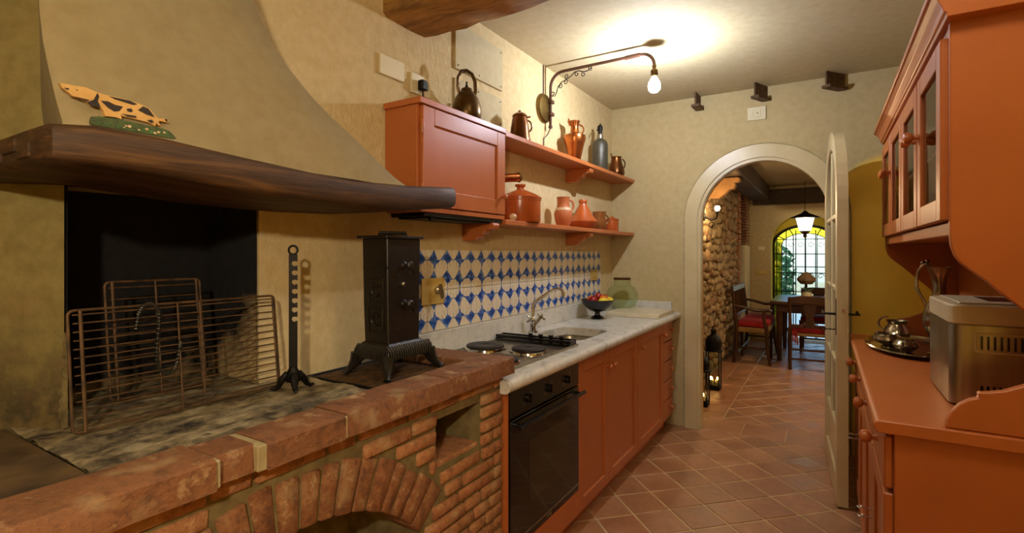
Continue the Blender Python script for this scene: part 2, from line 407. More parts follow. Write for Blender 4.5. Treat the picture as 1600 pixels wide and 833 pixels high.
def lay(region, obj_rect):
    x0, x1, y0, y1 = region
    for i in range(-40, 41):
        for j in range(-40, 41):
            x = -.869+PIT*(i+j); y = 2.939+PIT*(j-i)+PIT
            if x < x0-.15 or x > x1+.15 or y < y0-.15 or y > y1+.15: continue
            poly = [(x-hs, y), (x, y-hs), (x+hs, y), (x, y+hs)]
            q = clip(poly, *region)
            if len(q) < 3: continue
            ar = abs(sum(q[k-1][0]*q[k][1]-q[k][0]*q[k-1][1] for k in range(len(q))))/2
            if ar < .0008: continue
            if not (obj_rect[0] <= x <= obj_rect[1] and obj_rect[2] <= y <= obj_rect[3]):
                rest.prism(q, 2, -.03, 0); continue
            zz = random.uniform(-.0015, .001)
            if ar > 2*hs*hs*.985: piece('floor_tile', tile_me, fl, (x, y, zz), (random.uniform(-.004, .004), random.uniform(-.004, .004), random.choice((0, 1, 2, 3))*PI/2))
            else: MB().prism(q, 2, -.03, zz).build('floor_tile', 'floor', fl, bevel=.002)
lay((-2.1, .6, -2.4, 4.22), (-1.05, .3, 2.2, 4.3))
lay((-.735, 2.0, 4.52, 9.0), (-.9, .12, 4.5, 8.0))
for k in range(22):
    y = 4.52+k*.203
    if y > 8.9: break
    MB().box((-.935, y, -.03), (-.741, y+.198, random.uniform(-.001, .001))).build('floor_tile', 'floor', fl, bevel=.002)
for k in range(12):
    y = 4.52+k*.36
    rest.box((-1.12, y, -.03), (-.94, y+.355, 0))
for k, x in enumerate((-.86, -.56, -.26)):
    MB().box((x, 4.225, -.03), (x+.295, 4.515, 0)).build('floor_tile', 'floor', fl, bevel=.002)
r = rest.build('floor_tile', 'floor', fl); r['kind'] = 'stuff'

struct(MB().box((-2.3, -2.5, 2.6), (.8, 4.4, 2.75)).build('ceiling', 'ceil'))
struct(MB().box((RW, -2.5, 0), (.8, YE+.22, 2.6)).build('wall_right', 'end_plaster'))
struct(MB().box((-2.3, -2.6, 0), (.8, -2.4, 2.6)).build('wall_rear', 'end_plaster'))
wl = MB().box((-1.9, .985, 0), (L, YE+.22, 2.6)); wl.box((-1.9, .487, 1.56), (L, .985, 2.6))
struct(wl.build('wall_left', 'plaster'))
struct(MB().prism([(L, .487), (-2.12, .10), (-2.12, -2.4), (-2.3, -2.4), (-2.3, .487)], 2, 0, 2.6).build('wall_left_splay', 'pier'))

def arch_wall(name, mat, x0, x1, z1, cx, R, zs, y0, y1, n=24, rise=None, zb=0, mat2=None):
    rise = rise or R
    A = [(cx-R*math.cos(PI*i/n), zs+rise*math.sin(PI*i/n)) for i in range(n+1)]
    mb = MB()
    for y, flip in ((y0, 0), (y1, 1)):
        mb.add([(x0, y, zb), (cx-R, y, zb), (cx-R, y, zs), (cx-R, y, z1), (x0, y, z1)], [(0, 1, 2, 3, 4)])
        mb.add([(cx+R, y, zb), (x1, y, zb), (x1, y, z1), (cx+R, y, z1), (cx+R, y, zs)], [(0, 1, 2, 3, 4)])
        for i in range(n):
            (xa, za), (xb, zb_) = A[i], A[i+1]
            mb.add([(xa, y, za), (xb, y, zb_), (xb, y, z1), (xa, y, z1)], [(0, 1, 2, 3)])
    mb.add([(x0, y0, zb), (x0, y1, zb), (x0, y1, z1), (x0, y0, z1)], [(0, 1, 2, 3)])
    mb.add([(x1, y0, zb), (x1, y1, zb), (x1, y1, z1), (x1, y0, z1)], [(0, 1, 2, 3)])
    mb.add([(x0, y0, z1), (x1, y0, z1), (x1, y1, z1), (x0, y1, z1)], [(0, 1, 2, 3)])
    o = struct(mb.build(name, mat))
    rv = MB(); B = [(cx-R, zb)] + A + [(cx+R, zb)]
    for i in range(len(B)-1):
        (xa, za), (xb, zb_) = B[i], B[i+1]
        rv.add([(xa, y0, za), (xb, y0, zb_), (xb, y1, zb_), (xa, y1, za)], [(0, 1, 2, 3)])
    rv.build('reveal', mat2 or mat, o, smooth=True)
    return o
CX, RA, ZS = -.4115, .4515, 1.634
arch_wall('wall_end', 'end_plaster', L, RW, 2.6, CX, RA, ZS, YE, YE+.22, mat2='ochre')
def band(r0, r1, y0, y1, mb, n=28, z0=0):
    o = [(CX-r1, z0)]+[(CX-r1*math.cos(PI*i/n), ZS+r1*math.sin(PI*i/n)) for i in range(n+1)]+[(CX+r1, z0)]
    i_ = [(CX-r0, z0)]+[(CX-r0*math.cos(PI*i/n), ZS+r0*math.sin(PI*i/n)) for i in range(n+1)]+[(CX+r0, z0)]
    m = len(o)
    for k in range(m-1):
        vs = [(o[k][0], y0, o[k][1]), (o[k+1][0], y0, o[k+1][1]), (i_[k+1][0], y0, i_[k+1][1]), (i_[k][0], y0, i_[k][1])]
        vs += [(a, y1, c) for a, b, c in vs]
        mb.add(vs, [(0, 1, 2, 3), (0, 1, 5, 4), (3, 2, 6, 7), (4, 5, 6, 7)])
    mb.add([(o[0][0], y0, z0), (i_[0][0], y0, z0), (i_[0][0], y1, z0), (o[0][0], y1, z0)], [(0, 1, 2, 3)])
    return mb
tr = struct(band(.45, .545, YE-.022, YE+.01, MB()).build('trim_1', 'cream', smooth=True))
band(.425, .452, YE-.012, YE+.06, MB()).build('door_stop', 'cream', tr, smooth=True)
band(.545, .556, YE-.012, YE+.01, MB()).build('outer_bead', 'mortar_light', tr, smooth=True)

# ceiling beam: rough-hewn, set across the room into the left wall
bm_ = MB(); nx = 26; sec = [(1.535, 2.375), (1.55, 2.36), (1.67, 2.357), (1.785, 2.36), (1.80, 2.38), (1.80, 2.61), (1.535, 2.61)]
vs = []; fs = []
for i in range(nx+1):
    x = L-.02+(RW-L+.02)*i/nx
    for k, (y, z) in enumerate(sec):
        j = .006 if k < 5 else 0
        vs.append((x, y+random.uniform(-j, j)+.006*math.sin(x*5+k), z+random.uniform(-j, j)*.8+.004*math.sin(x*7)))
m = len(sec)
fs = [(i*m+k, i*m+(k+1) % m, (i+1)*m+(k+1) % m, (i+1)*m+k) for i in range(nx) for k in range(m)] + [tuple(range(m)), tuple(nx*m+k for k in range(m))]
struct(tag(bm_.add(vs, fs).build('trim_2', 'beam', smooth=True, angle=50), 'rough dark brown timber beam crossing the ceiling above the fireplace hood'))

# ================================================================= fireplace
FP = thing('fireplace', 'brick raised fireplace with plaster hood, timber mantel and sooty firebox', 'fireplace', (-1.35, .8, 0))
HZ = .955
core = MB(); XF = -1.049
def strip(y0, y1, z0, z1, x0=-1.36, x1=XF): core.box((x0, y0, z0), (x1, y1, z1))
AC = (.75, .195); RI, RO = .54, .682; Z1 = .926
def zi(y): return AC[1]+math.sqrt(max(0, RI*RI-(y-AC[0])**2))
strip(-.5, .33, 0, Z1); strip(1.172, 1.246, 0, Z1); strip(1.246, 1.484, 0, .70); strip(1.246, 1.484, .853, Z1); strip(1.484, 1.628, 0, Z1)
n = 20; ys = [.33+(1.172-.33)*i/n for i in range(n+1)]
core.prism([(y, zi(y)) for y in ys]+[(1.172, Z1), (.33, Z1)], 0, -1.36, XF)
core.box((-1.9, -.5, 0), (-1.36, 1.628, .90))
core.box((-1.36, .33, 0), (XF-.1, 1.172, .02))
core.build('mortar_core', 'mortar', FP)
def brick(y0, y1, z0, z1, mat='brick', name='brick', xd=.05, px=None, rot=0):
    p = random.uniform(-.003, .004) if px is None else px
    b = MB(); c = Vector((XF+.006, (y0+y1)/2, (z0+z1)/2)); hw, hh = (y1-y0)/2, (z1-z0)/2
    R = rx(rot+random.uniform(-.012, .012)) if rot == 0 else rx(rot)
    j = lambda: random.uniform(-.0025, .0025)
    pts = [(-hw+j(), -hh+j()), (hw+j(), -hh+j()), (hw+j(), hh+j()), (-hw+j(), hh+j())]
    vs = [c+R @ Vector((-xd, a, b_)) for a, b_ in pts]+[c+R @ Vector((p+.004+random.uniform(-.002, .002), a, b_)) for a, b_ in pts]
    b.add(vs, [(0, 1, 2, 3), (4, 7, 6, 5), (0, 4, 5, 1), (1, 5, 6, 2), (2, 6, 7, 3), (3, 7, 4, 0)])
    return b.build(name, mat, FP, bevel=.0045, smooth=True, angle=60)
def course(z0, z1, a, b):
    y = b; first = True
    while y - a > .02:
        ln = random.choice((.2, .19, .21, .145, .095, .056)) if not first else random.choice((.115, .14, .09, .06, .14))
        first = False
        if y-ln-a < .04: ln = y-a
        brick(y-ln+.006, y-.006, z0, z1); y -= ln
PITCH = .0478; k = 0; z = .0215
while z+.037 < .92:
    zc = z+.018; z1b = z+.0365
    def ext(zc):
        d = RO**2-(zc-AC[1])**2
        if zc > .875: return 0
        if zc > .623: return math.sqrt(max(0, d))+.012
        return max(.425, .425+(zc-.534)*1.213)+.012
    e = ext(zc)
    if e == 0: course(z, z1b, -.1, 1.628)
    else:
        if .69 < zc < .857: course(z, z1b, 1.484, 1.628); course(z, z1b, AC[0]+e, 1.246)
        else: course(z, z1b, AC[0]+e, 1.628)
        if zc > .55: course(z, z1b, -.1, AC[0]-e)
    z += PITCH
a = math.radians(50)
while a > -math.radians(47):
    w = random.uniform(.036, .052); da = (w+.0085)/RI
    ac = a-w/RI/2; rm = (RI+RO)/2; r_in = RI-.002; ro = RO-.004-random.uniform(0, .016)
    wi, wo = w/2, w/2*RO/RI*.99
    b = MB(); dr = Vector((0, math.sin(ac), math.cos(ac))); dt = Vector((0, math.cos(ac), -math.sin(ac))); o = Vector((0, AC[0], AC[1]))
    px = random.uniform(-.002, .006); pts = [(r_in, -wi), (ro, -wo), (ro, wo), (r_in, wi)]
    vs = [o+dr*r_+dt*t_+Vector((-1.15, 0, 0)) for r_, t_ in pts]+[o+dr*r_+dt*t_+Vector((XF+.008+px, 0, 0)) for r_, t_ in pts]
    b.add(vs, [(0, 1, 2, 3), (4, 7, 6, 5), (0, 4, 5, 1), (1, 5, 6, 2), (2, 6, 7, 3), (3, 7, 4, 0)])
    b.build('arch_brick', 'voussoir', FP, bevel=.0045, smooth=True, angle=60)
    a -= da
# niche lining: red brick floor and back
MB().box((-1.33, 1.25, .695), (-1.052, 1.48, .712)).build('niche_sill', 'brick', FP, bevel=.003)
# edge bricks on top of the hearth
for (y0, y1, xi, xo, z1) in ((-.5, -.105, -1.115, -.985, .99), (-.1, .532, -1.112, -.984, .99), (.542, .622, -1.105, -1.006, .985), (.64, .843, -1.11, -.988, .986), (.852, 1.253, -1.115, -.995, .989), (1.259, 1.643, -1.118, -1.0, .99)):
    b = MB(); ny = max(2, int((y1-y0)/.06)); vs = []
    for i in range(ny+1):
        y = y0+(y1-y0)*i/ny; j = lambda s=.0025: random.uniform(-s, s)
        vs += [(xi+j(), y, .93), (xo+j(), y, .928), (xo+j(), y, z1-.006+j(.002)), (xo-.006+j(), y, z1+j(.001)), (xi+j(), y, z1+j(.001))]
    fs = [(i*5+q, i*5+(q+1) % 5, (i+1)*5+(q+1) % 5, (i+1)*5+q) for i in range(ny) for q in range(5)]+[tuple(range(5)), tuple(ny*5+q for q in range(5))]
    b.add(vs, fs).build('edge_brick', 'cap', FP, smooth=True, angle=40)
for (x0, x1) in ((-1.345, -1.124), (-1.568, -1.352)):
    MB().box((x0, 1.497, .90), (x1, 1.643, .988)).build('edge_brick', 'cap', FP, bevel=.005)
for (y0, y1, xo) in ((.53, .545, -.99), (.62, .643, -.992), (.842, .854, -.993), (1.252, 1.261, -1.0)):
    MB().box((-1.11, y0, .928), (xo, y1, .983)).build('mortar_joint', 'mortar_light', FP, bevel=.003)
# hearth floor
MB().prism([(-1.115, -.5), (-1.115, .411), (-1.675, .411), (-2.1, .11), (-2.1, -.5)], 2, .90, HZ+.002).build('hearth_slab', 'slab', FP, bevel=.003)
hf = MB(); nxs, nys = 40, 36
def hz(x, y):
    return HZ+.004*math.sin(x*37+y*11)*math.sin(y*29)+random.uniform(-.0025, .0025)+.018*max(0, (-1.6-x)/.25)*abs(math.sin(y*23+x*9))
vs = [(-1.118-(.76)*i/nxs, .416+(1.125-.416)*j/nys, hz(-1.118-.76*i/nxs, .416+(1.125-.416)*j/nys)) for i in range(nxs+1) for j in range(nys+1)]
fs = [(i*(nys+1)+j, i*(nys+1)+j+1, (i+1)*(nys+1)+j+1, (i+1)*(nys+1)+j) for i in range(nxs) for j in range(nys)]
hf.add(vs, fs).build('hearth_floor', 'hearth', FP, smooth=True, angle=80)
MB().box((-1.56, 1.125, .88), (-1.12, 1.497, .915)).box((-1.56, 1.115, .90), (-1.12, 1.128, .952)).build('ash_pit', 'hearth', FP)
# firebox: inward faces only matter, soot-stained
fb = MB(); X0, X1, Y0, Y1 = -1.87, -1.572, .494, .978
def grid(mb, o, u, v, nu, nv, jit):
    o, u, v = Vector(o), Vector(u), Vector(v); nrm = u.cross(v).normalized()
    vs = [o+u*(i/nu)+v*(j/nv)+nrm*(random.uniform(-jit, jit) if 0 < i < nu and 0 < j < nv else 0) for i in range(nu+1) for j in range(nv+1)]
    mb.add(vs, [(i*(nv+1)+j, (i+1)*(nv+1)+j, (i+1)*(nv+1)+j+1, i*(nv+1)+j+1) for i in range(nu) for j in range(nv)])
grid(fb, (X0, Y0, .9), (0, Y1-Y0, 0), (0, 0, 1.0), 20, 36, .006)
grid(fb, (X0, Y1, .9), (X1-X0, 0, 0), (0, 0, 1.0), 12, 36, .003)
grid(fb, (X0, Y0, .9), (X1-X0, 0, 0), (0, 0, 1.0), 12, 36, .003)
fb.add([(X0, Y0, 1.9), (X1, Y0, 1.9), (X1, Y1, 1.9), (X0, Y1, 1.9)], [(0, 1, 2, 3)])
fb.build('firebox', 'soot', FP, smooth=True, angle=60)
# crumbling arris of the left pier
ca = MB(); rows = []
for i in range(22):
    z = .956+i*.011; w = .012*(1-i/24)*random.uniform(.5, 1.6); d = random.uniform(.001, .006)
    rows += [(L-.004-w*1.3, .487-w*.9, z), (L+d, .487-w*.3+random.uniform(-.004, .004), z), (L+d*.5, .4935, z), (L-.015, .4935, z)]
ca.add(rows, [(i*4+k, i*4+(k+1) % 4, (i+1)*4+(k+1) % 4, (i+1)*4+k) for i in range(21) for k in range(4)]).build('crumbled_arris', 'mortar', FP)

# mantel: a bowed timber board with rounded nose
st = [(.335, 1.605, 1.553, -1.215), (.35, 1.614, 1.547, -1.182), (.41, 1.621, 1.546, -1.17), (.518, 1.62, 1.542, -1.168), (.62, 1.613, 1.533, -1.17), (.727, 1.606, 1.524, -1.17), (.9, 1.597, 1.518, -1.172), (1.043, 1.593, 1.516, -1.17), (1.26, 1.602, 1.523, -1.172), (1.40, 1.614, 1.536, -1.17), (1.50, 1.622, 1.546, -1.17), (1.516, 1.618, 1.552, -1.178)]
mb = MB(); vs = []
for y, zt, zb, xf in st:
    xb = -1.79 if y < .487 else -1.575
    vs += [(xf, y, zb+.016), (xf, y, zt-.014), (xf-.006, y, zt-.004), (xf-.016, y, zt), (xb, y, zt), (xb, y, zb), (xf-.02, y, zb), (xf-.006, y, zb+.005)]
m = 8; nn = len(st)
fs = [(i*m+k, i*m+(k+1) % m, (i+1)*m+(k+1) % m, (i+1)*m+k) for i in range(nn-1) for k in range(m)]+[tuple(range(m)), tuple((nn-1)*m+k for k in range(m))]
MT = mb.add(vs, fs).build('mantel', 'mantel', FP, smooth=True, angle=50)
for (x0, x1, z0, z1) in ((-1.30, -1.235, 1.555, 1.582), (-1.385, -1.31, 1.572, 1.598), (-1.47, -1.39, 1.556, 1.578)):
    k_ = MB().box((x0, .331, z0), (x1, .345, z1)).build('dovetail_key', 'mantel', FP, bevel=.002)
    k_.parent = MT; k_.location = (0, 0, 0)
# plaster hood: concave flare rising into the ceiling
hs_ = [(1.595, -1.186, .372, 1.285), (1.625, -1.194, .371, 1.225), (1.66, -1.204, .366, 1.175), (1.723, -1.222, .360, 1.09), (1.78, -1.247, .359, 1.02), (1.835, -1.27, .361, .965), (1.90, -1.292, .364, .912), (1.96, -1.312, .368, .874), (2.08, -1.35, .378, .836), (2.22, -1.385, .387, .812), (2.4, -1.41, .396, .80), (2.6, -1.42, .40, .795)]
mb = MB(); vs = []; m = 0
for z, xf, yl, yr in hs_:
    c = .012
    row = [(-1.66, yl+.11, z), (xf-.03, yl+.004, z), (xf-c, yl, z), (xf, yl+c, z)]+[(xf+.004*math.sin(PI*q/5), yl+c+(yr-yl-2*c)*q/5, z) for q in range(1, 5)]+[(xf, yr-c, z), (xf-c, yr, z), (-1.58, yr-.01, z)]
    m = len(row); vs += row
fs = [(i*m+k, i*m+k+1, (i+1)*m+k+1, (i+1)*m+k) for i in range(len(hs_)-1) for k in range(m-1)]
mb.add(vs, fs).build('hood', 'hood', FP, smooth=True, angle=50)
# ================================================================= kitchen run along the left wall
WL = bpy.data.objects['wall_left']
AX = {'x': ry(PI/2), '-x': ry(-PI/2), 'y': rx(-PI/2), '-y': rx(PI/2)}
KP = [(.007, 0), (.006, .008), (.0065, .012), (.012, .017), (.0145, .024), (.012, .031), (.006, .034), (1e-7, .035)]
def knob(parent, pos, d='x', mat='paint', s=1.0, name='knob'):
    return MB().lathe([(r*s, z*s) for r, z in KP], 14, pos, axis=AX[d]).build(name, mat, parent, smooth=True)
def door(parent, x, y0, y1, z0, z1, sgn=1, fr=.062, th=.02, mat='paint', name='door', panel=True):
    # framed and panelled cabinet door, outer face towards +x (sgn 1) or -x
    a, b = (x-th, x) if sgn > 0 else (x, x+th)
    m = MB()
    m.box((a, y0, z0), (b, y0+fr, z1)).box((a, y1-fr, z0), (b, y1, z1)).box((a, y0+fr, z0), (b, y1-fr, z0+fr)).box((a, y0+fr, z1-fr), (b, y1-fr, z1))
    d = m.build(name, mat, parent, bevel=.0025)
    if panel:
        pa, pb = (a+.002, b-.009) if sgn > 0 else (a+.009, b-.002)
        q = MB().box((pa, y0+fr-.002, z0+fr-.002), (pb, y1-fr+.002, z1-fr+.002)).build('panel', mat, parent); q.parent = d
    return d
def sub(o, p): o.parent = p; return o
XC = -1.03
# oven housing
t = thing('oven_housing', 'red ochre painted cabinet unit holding the built-in oven', 'cabinet', (-1.3, 1.96, 0))
MB().box((-1.56, 1.634, .1), (XC, 1.650, .853)).build('side_panel', 'paint', t, bevel=.001)
MB().box((-1.56, 2.272, .1), (XC-.02, 2.287, .853)).build('side_panel', 'paint', t)
MB().box((XC-.02, 1.652, .105), (XC, 2.286, .222)).build('plinth_drawer', 'paint', t, bevel=.002)
MB().box((-1.56, 1.66, .1), (XC-.03, 2.27, .22)).build('body', 'paint', t)
MB().box((-1.53, 1.634, 0), (-1.10, 2.287, .1)).build('toe_kick', 'paint', t)
# oven
t = thing('built_in_oven', 'black glass built-in oven below the marble worktop', 'oven', (-1.3, 1.96, .228))
MB().box((-1.5, 1.656, .228), (XC-.012, 2.268, .85)).build('body', 'black', t)
od = MB().box((XC-.012, 1.655, .232), (XC+.006, 2.284, .735)).build('door', 'black_glass', t, bevel=.003)
sub(MB().box((XC+.006, 1.80, .37), (XC+.0068, 2.17, .62)).build('window', 'oven_window', t), od)
sub(MB().box((XC+.006, 1.66, .262), (XC+.0085, 2.28, .267)).build('trim_strip', 'steel', t), od)
h = MB().tube([(XC+.04, 1.665, .712), (XC+.04, 2.275, .712)], .009, 10); h.tube([(XC+.004, 1.70, .712), (XC+.04, 1.70, .712)], .007, 8); h.tube([(XC+.004, 2.24, .712), (XC+.04, 2.24, .712)], .007, 8)
sub(h.build('handle', 'black', t, smooth=True), od)
cp = MB().box((XC-.012, 1.655, .742), (XC+.004, 2.284, .85)).build('control_panel', 'black', t, bevel=.002)
for y in (1.79, 1.97, 2.15):
    kb = MB().lathe([(.017, 0), (.016, .012), (.01, .014), (1e-7, .014)], 16, (XC+.004, y, .795), axis=AX['x']); kb.box((XC+.004, y-.003, .778), (XC+.024, y+.003, .812))
    sub(kb.build('dial', 'black', t, smooth=True), cp)
    mk = MB()
    for i in range(5):
        for sgn in (-1, 1): mk.box((XC+.004, y+sgn*.032-.005, .772+i*.0115), (XC+.0044, y+sgn*.032+.005, .7745+i*.0115))
    mk = sub(mk.build('dial_marks', 'steel', t), cp); mk['kind'] = 'stuff'
tx = bpy.data.curves.new('badge', 'FONT'); tx.body = 'smeg'; tx.size = .022; tx.extrude = .0003; tx.align_x = 'CENTER'
to = bpy.data.objects.new('badge', tx); COL.objects.link(to); dg = bpy.context.evaluated_depsgraph_get()
me = bpy.data.meshes.new_from_object(to.evaluated_get(dg)); bpy.data.objects.remove(to); me.materials.clear(); me.materials.append(M['steel'])
ob = bpy.data.objects.new('badge', me); COL.objects.link(ob); ob.parent = od
ob.location = Vector((XC+.0066, 1.97, .243))-Vector(t['_o']); ob.rotation_euler = (PI/2, 0, PI/2)

def base_unit(name, label, y0, y1, top=.853):
    t = thing(name, label, 'cabinet', (-1.3, (y0+y1)/2, 0))
    MB().box((-1.56, y0+.001, .1), (XC-.024, y1-.001, top)).build('body', 'paint', t, bevel=.001)
    MB().box((-1.53, y0+.001, 0), (-1.10, y1-.001, .1)).build('toe_kick', 'paint', t)
    return t
t = base_unit('base_cabinet', 'red ochre two-door base cabinet beside the oven', 2.289, 3.214, .69)
d = door(t, XC, 2.291, 2.705, .105, .848); sub(knob(t, (XC, 2.675, .755)), d)
d = door(t, XC, 2.708, 3.212, .105, .848); sub(knob(t, (XC, 2.742, .755)), d)
t = base_unit('base_cabinet', 'red ochre single-door base cabinet between the two-door cabinet and the drawers', 3.216, 3.818)
d = door(t, XC, 3.218, 3.816, .105, .848); sub(knob(t, (XC, 3.262, .765)), d); sub(knob(t, (XC, 3.772, .775), s=1.15), d)
t = base_unit('drawer_cabinet', 'narrow red ochre cabinet with five small drawers at the end wall', 3.82, 4.085)
for i in range(5):
    z0 = .118+i*.148
    d = MB().box((XC-.022, 3.824, z0), (XC, 4.081, z0+.139)).build('drawer', 'paint', t, bevel=.004)
    sub(knob(t, (XC, 3.99, z0+.078), s=.95), d)

# marble worktop with sink cut-out
CT = .905
t = thing('marble_worktop', 'grey veined marble worktop with rounded front edge over the base cabinets', 'worktop', (-1.3, 2.9, .855))
prof = [(-1.09, .8555), (-1.015, .8555)]+[(-1.015+.0245*math.sin(a), .88-.0245*math.cos(a)) for a in [PI*i/8 for i in range(1, 8)]]+[(-1.015, CT), (-1.09, CT)]
m = MB().prism(prof, 1, 1.632, 4.179).prism([(-1.036, .8555)]+prof[1:-1]+[(-1.036, CT)], 1, 1.598, 1.632)
def rrect(x0, x1, y0, y1, r, n=5):
    p = []
    for cx, cy, a0 in ((x1-r, y1-r, 0), (x0+r, y1-r, PI/2), (x0+r, y0+r, PI), (x1-r, y0+r, 3*PI/2)):
        p += [(cx+r*math.cos(a0+PI/2*i/n), cy+r*math.sin(a0+PI/2*i/n)) for i in range(n+1)]
    return p
m.box((-1.569, 1.632, .8555), (-1.09, 2.47, CT)).box((-1.569, 3.03, .8555), (-1.09, 4.179, CT))
hole = rrect(-1.45, -1.125, 2.525, 2.985, .085)
cxh, cyh = -1.2875, 2.755
def outer(p):
    dx, dy = p[0]-cxh, p[1]-cyh; s = 1e9
    if dx > 0: s = min(s, (-1.09-cxh)/dx)
    if dx < 0: s = min(s, (-1.569-cxh)/dx)
    if dy > 0: s = min(s, (3.03-cyh)/dy)
    if dy < 0: s = min(s, (2.47-cyh)/dy)
    return (cxh+dx*s, cyh+dy*s)
ho = [outer(p) for p in hole]; nh = len(hole)
# add exact corners by moving the closest outer points
for c in ((-1.09, 2.47), (-1.09, 3.03), (-1.569, 2.47), (-1.569, 3.03)):
    i = min(range(nh), key=lambda k: (ho[k][0]-c[0])**2+(ho[k][1]-c[1])**2); ho[i] = c
for z in (CT, .8555):
    m.add([(x, y, z) for x, y in hole]+[(x, y, z) for x, y in ho], [(i, (i+1) % nh, nh+(i+1) % nh, nh+i) for i in range(nh)])
m.add([(x, y, CT) for x, y in hole]+[(x, y, .8555) for x, y in hole], [(i, (i+1) % nh, nh+(i+1) % nh, nh+i) for i in range(nh)])
m.build('slab', 'marble', t, smooth=True, angle=40)
MB().box((-1.569, 1.65, CT), (-1.548, 4.179, 1.012)).build('upstand', 'marble', t, bevel=.002)
MB().box((-1.547, 4.157, CT), (-1.06, 4.179, .985)).build('end_upstand', 'marble', t, bevel=.002)
# sink bowl
t = thing('sink', 'stainless steel sink basin set under the marble worktop', 'sink', (-1.2875, 2.755, .70))
m = MB(); loops = [((-1.453, -1.122, 2.522, 2.988, .088), .853), ((-1.448, -1.127, 2.527, 2.983, .085), .85), ((-1.435, -1.14, 2.54, 2.97, .08), .74), ((-1.41, -1.165, 2.565, 2.945, .07), .715)]
vs = []
for a, z in loops: vs += [(x, y, z) for x, y in rrect(*a)]
fs = [(i*nh+k, i*nh+(k+1) % nh, (i+1)*nh+(k+1) % nh, (i+1)*nh+k) for i in range(3) for k in range(nh)]+[tuple(3*nh+k for k in range(nh))]
m.add(vs, fs).build('basin', 'steel', t, smooth=True, angle=50)
MB().box((-1.44, 2.60, .72), (-1.135, 2.612, .845)).build('divider', 'steel', t, bevel=.004)
MB().lathe([(.035, 0), (.033, .004), (.015, .002), (1e-7, .001)], 18, (-1.29, 2.76, .716)).build('drain', 'chrome', t, smooth=True)
# tap
t = thing('mixer_tap', 'chrome two-handle mixer tap with swan-neck spout behind the sink', 'tap', (-1.49, 2.66, CT))
tx_, ty_ = -1.49, 2.66
MB().lathe([(.03, CT), (.03, .912), (.02, .918), (.018, .94), (.016, .975), (.012, .985), (1e-7, .986)], 18, (tx_, ty_, 0)).build('body', 'chrome', t, smooth=True)
sp = [(0, .98), (0, 1.06), (.01, 1.085), (.04, 1.105), (.09, 1.135), (.13, 1.158), (.16, 1.165), (.18, 1.155), (.187, 1.135), (.187, 1.115)]
MB().tube([(tx_+u*.72, ty_+u*.70, z) for u, z in sp], [.009]*8+[.011, .011], 10).build('spout', 'chrome', t, smooth=True)
for s_ in (-1, 1):
    d = Vector((.25, s_*.75, .62)).normalized(); b0 = Vector((tx_, ty_, .94)); e = b0+d*.085
    hd = MB().tube([b0, e], [.012, .010], 10).build('handle', 'chrome', t, smooth=True)
    cr = MB(); u = d.orthogonal().normalized(); w = d.cross(u)
    for v_ in (u, w): cr.tube([e-v_*.028, e-v_*.02, e, e+v_*.02, e+v_*.028], [.0075, .0055, .005, .0055, .0075], 8)
    cr.ball(e+d*.006, .009, 10); sub(cr.build('cross_grip', 'chrome', t, smooth=True), hd)
# hob
t = thing('electric_hob', 'four-plate electric hob set in the worktop beside the hearth', 'hob', (-1.3, 2.03, CT))
m = MB().box((-1.52, 1.66, CT), (-1.085, 2.40, CT+.006)); m.box((-1.525, 1.655, CT), (-1.515, 2.405, CT+.011)).box((-1.09, 1.655, CT), (-1.08, 2.405, CT+.011)).box((-1.52, 2.395, CT), (-1.085, 2.405, CT+.011))
m.build('tray', 'steel', t, bevel=.0015)
for x, y, r in ((-1.42, 2.06, .092), (-1.20, 2.10, .08), (-1.195, 1.82, .09), (-1.42, 1.80, .08)):
    ring = MB().lathe([(r+.012, CT+.006), (r+.010, CT+.014), (r+.001, CT+.018), (r, CT+.006)], 36, (x, y, 0)).build('plate_rim', 'chrome', t, smooth=True)
    sub(MB().lathe([(r, CT+.012), (r, CT+.026), (r-.005, CT+.029), (r*.25, CT+.028), (r*.22, CT+.0265), (1e-7, CT+.0265)], 36, (x, y, 0)).build('hotplate', 'hot', t, smooth=True), ring)
cp = MB().box((-1.525, 2.30, CT+.004), (-1.085, 2.395, CT+.016)).box((-1.525, 2.31, CT+.022), (-1.085, 2.328, CT+.036)).box((-1.525, 2.372, CT+.022), (-1.085, 2.39, CT+.036)).box((-1.10, 2.31, CT+.014), (-1.085, 2.39, CT+.034)).box((-1.525, 2.31, CT+.014), (-1.51, 2.39, CT+.034)).build('control_strip', 'black', t, bevel=.003)
for x in (-1.33, -1.27, -1.21, -1.15):
    sub(MB().lathe([(.009, CT+.016), (.009, CT+.042), (.013, CT+.044), (.013, CT+.05), (1e-7, CT+.051)], 12, (x, 2.35, 0)).build('hob_knob', 'black', t, smooth=True), cp)

# painted tiles
S = .1925; Sz = .19
def tile_mesh(name, up):
    o = MB().box((0, .001, .001), (.009, S-.001, Sz-.001)).build(name, 'tile', None, bevel=.0012); me = o.data; bpy.data.objects.remove(o)
    uv = me.uv_layers.new(name='UVMap')
    for lp in me.loops:
        c = me.vertices[lp.vertex_index].co; uv.data[lp.index].uv = (c.y/S, c.z/Sz if up else 1-c.z/Sz)
    return me
tu, tl = tile_mesh('wall_tile', True), tile_mesh('wall_tile', False)
for k in range(12):
    y = 1.604+k*S
    piece('wall_tile', tu, WL, (L, y, 1.2045)); piece('wall_tile', tl, WL, (L, y, 1.0135))
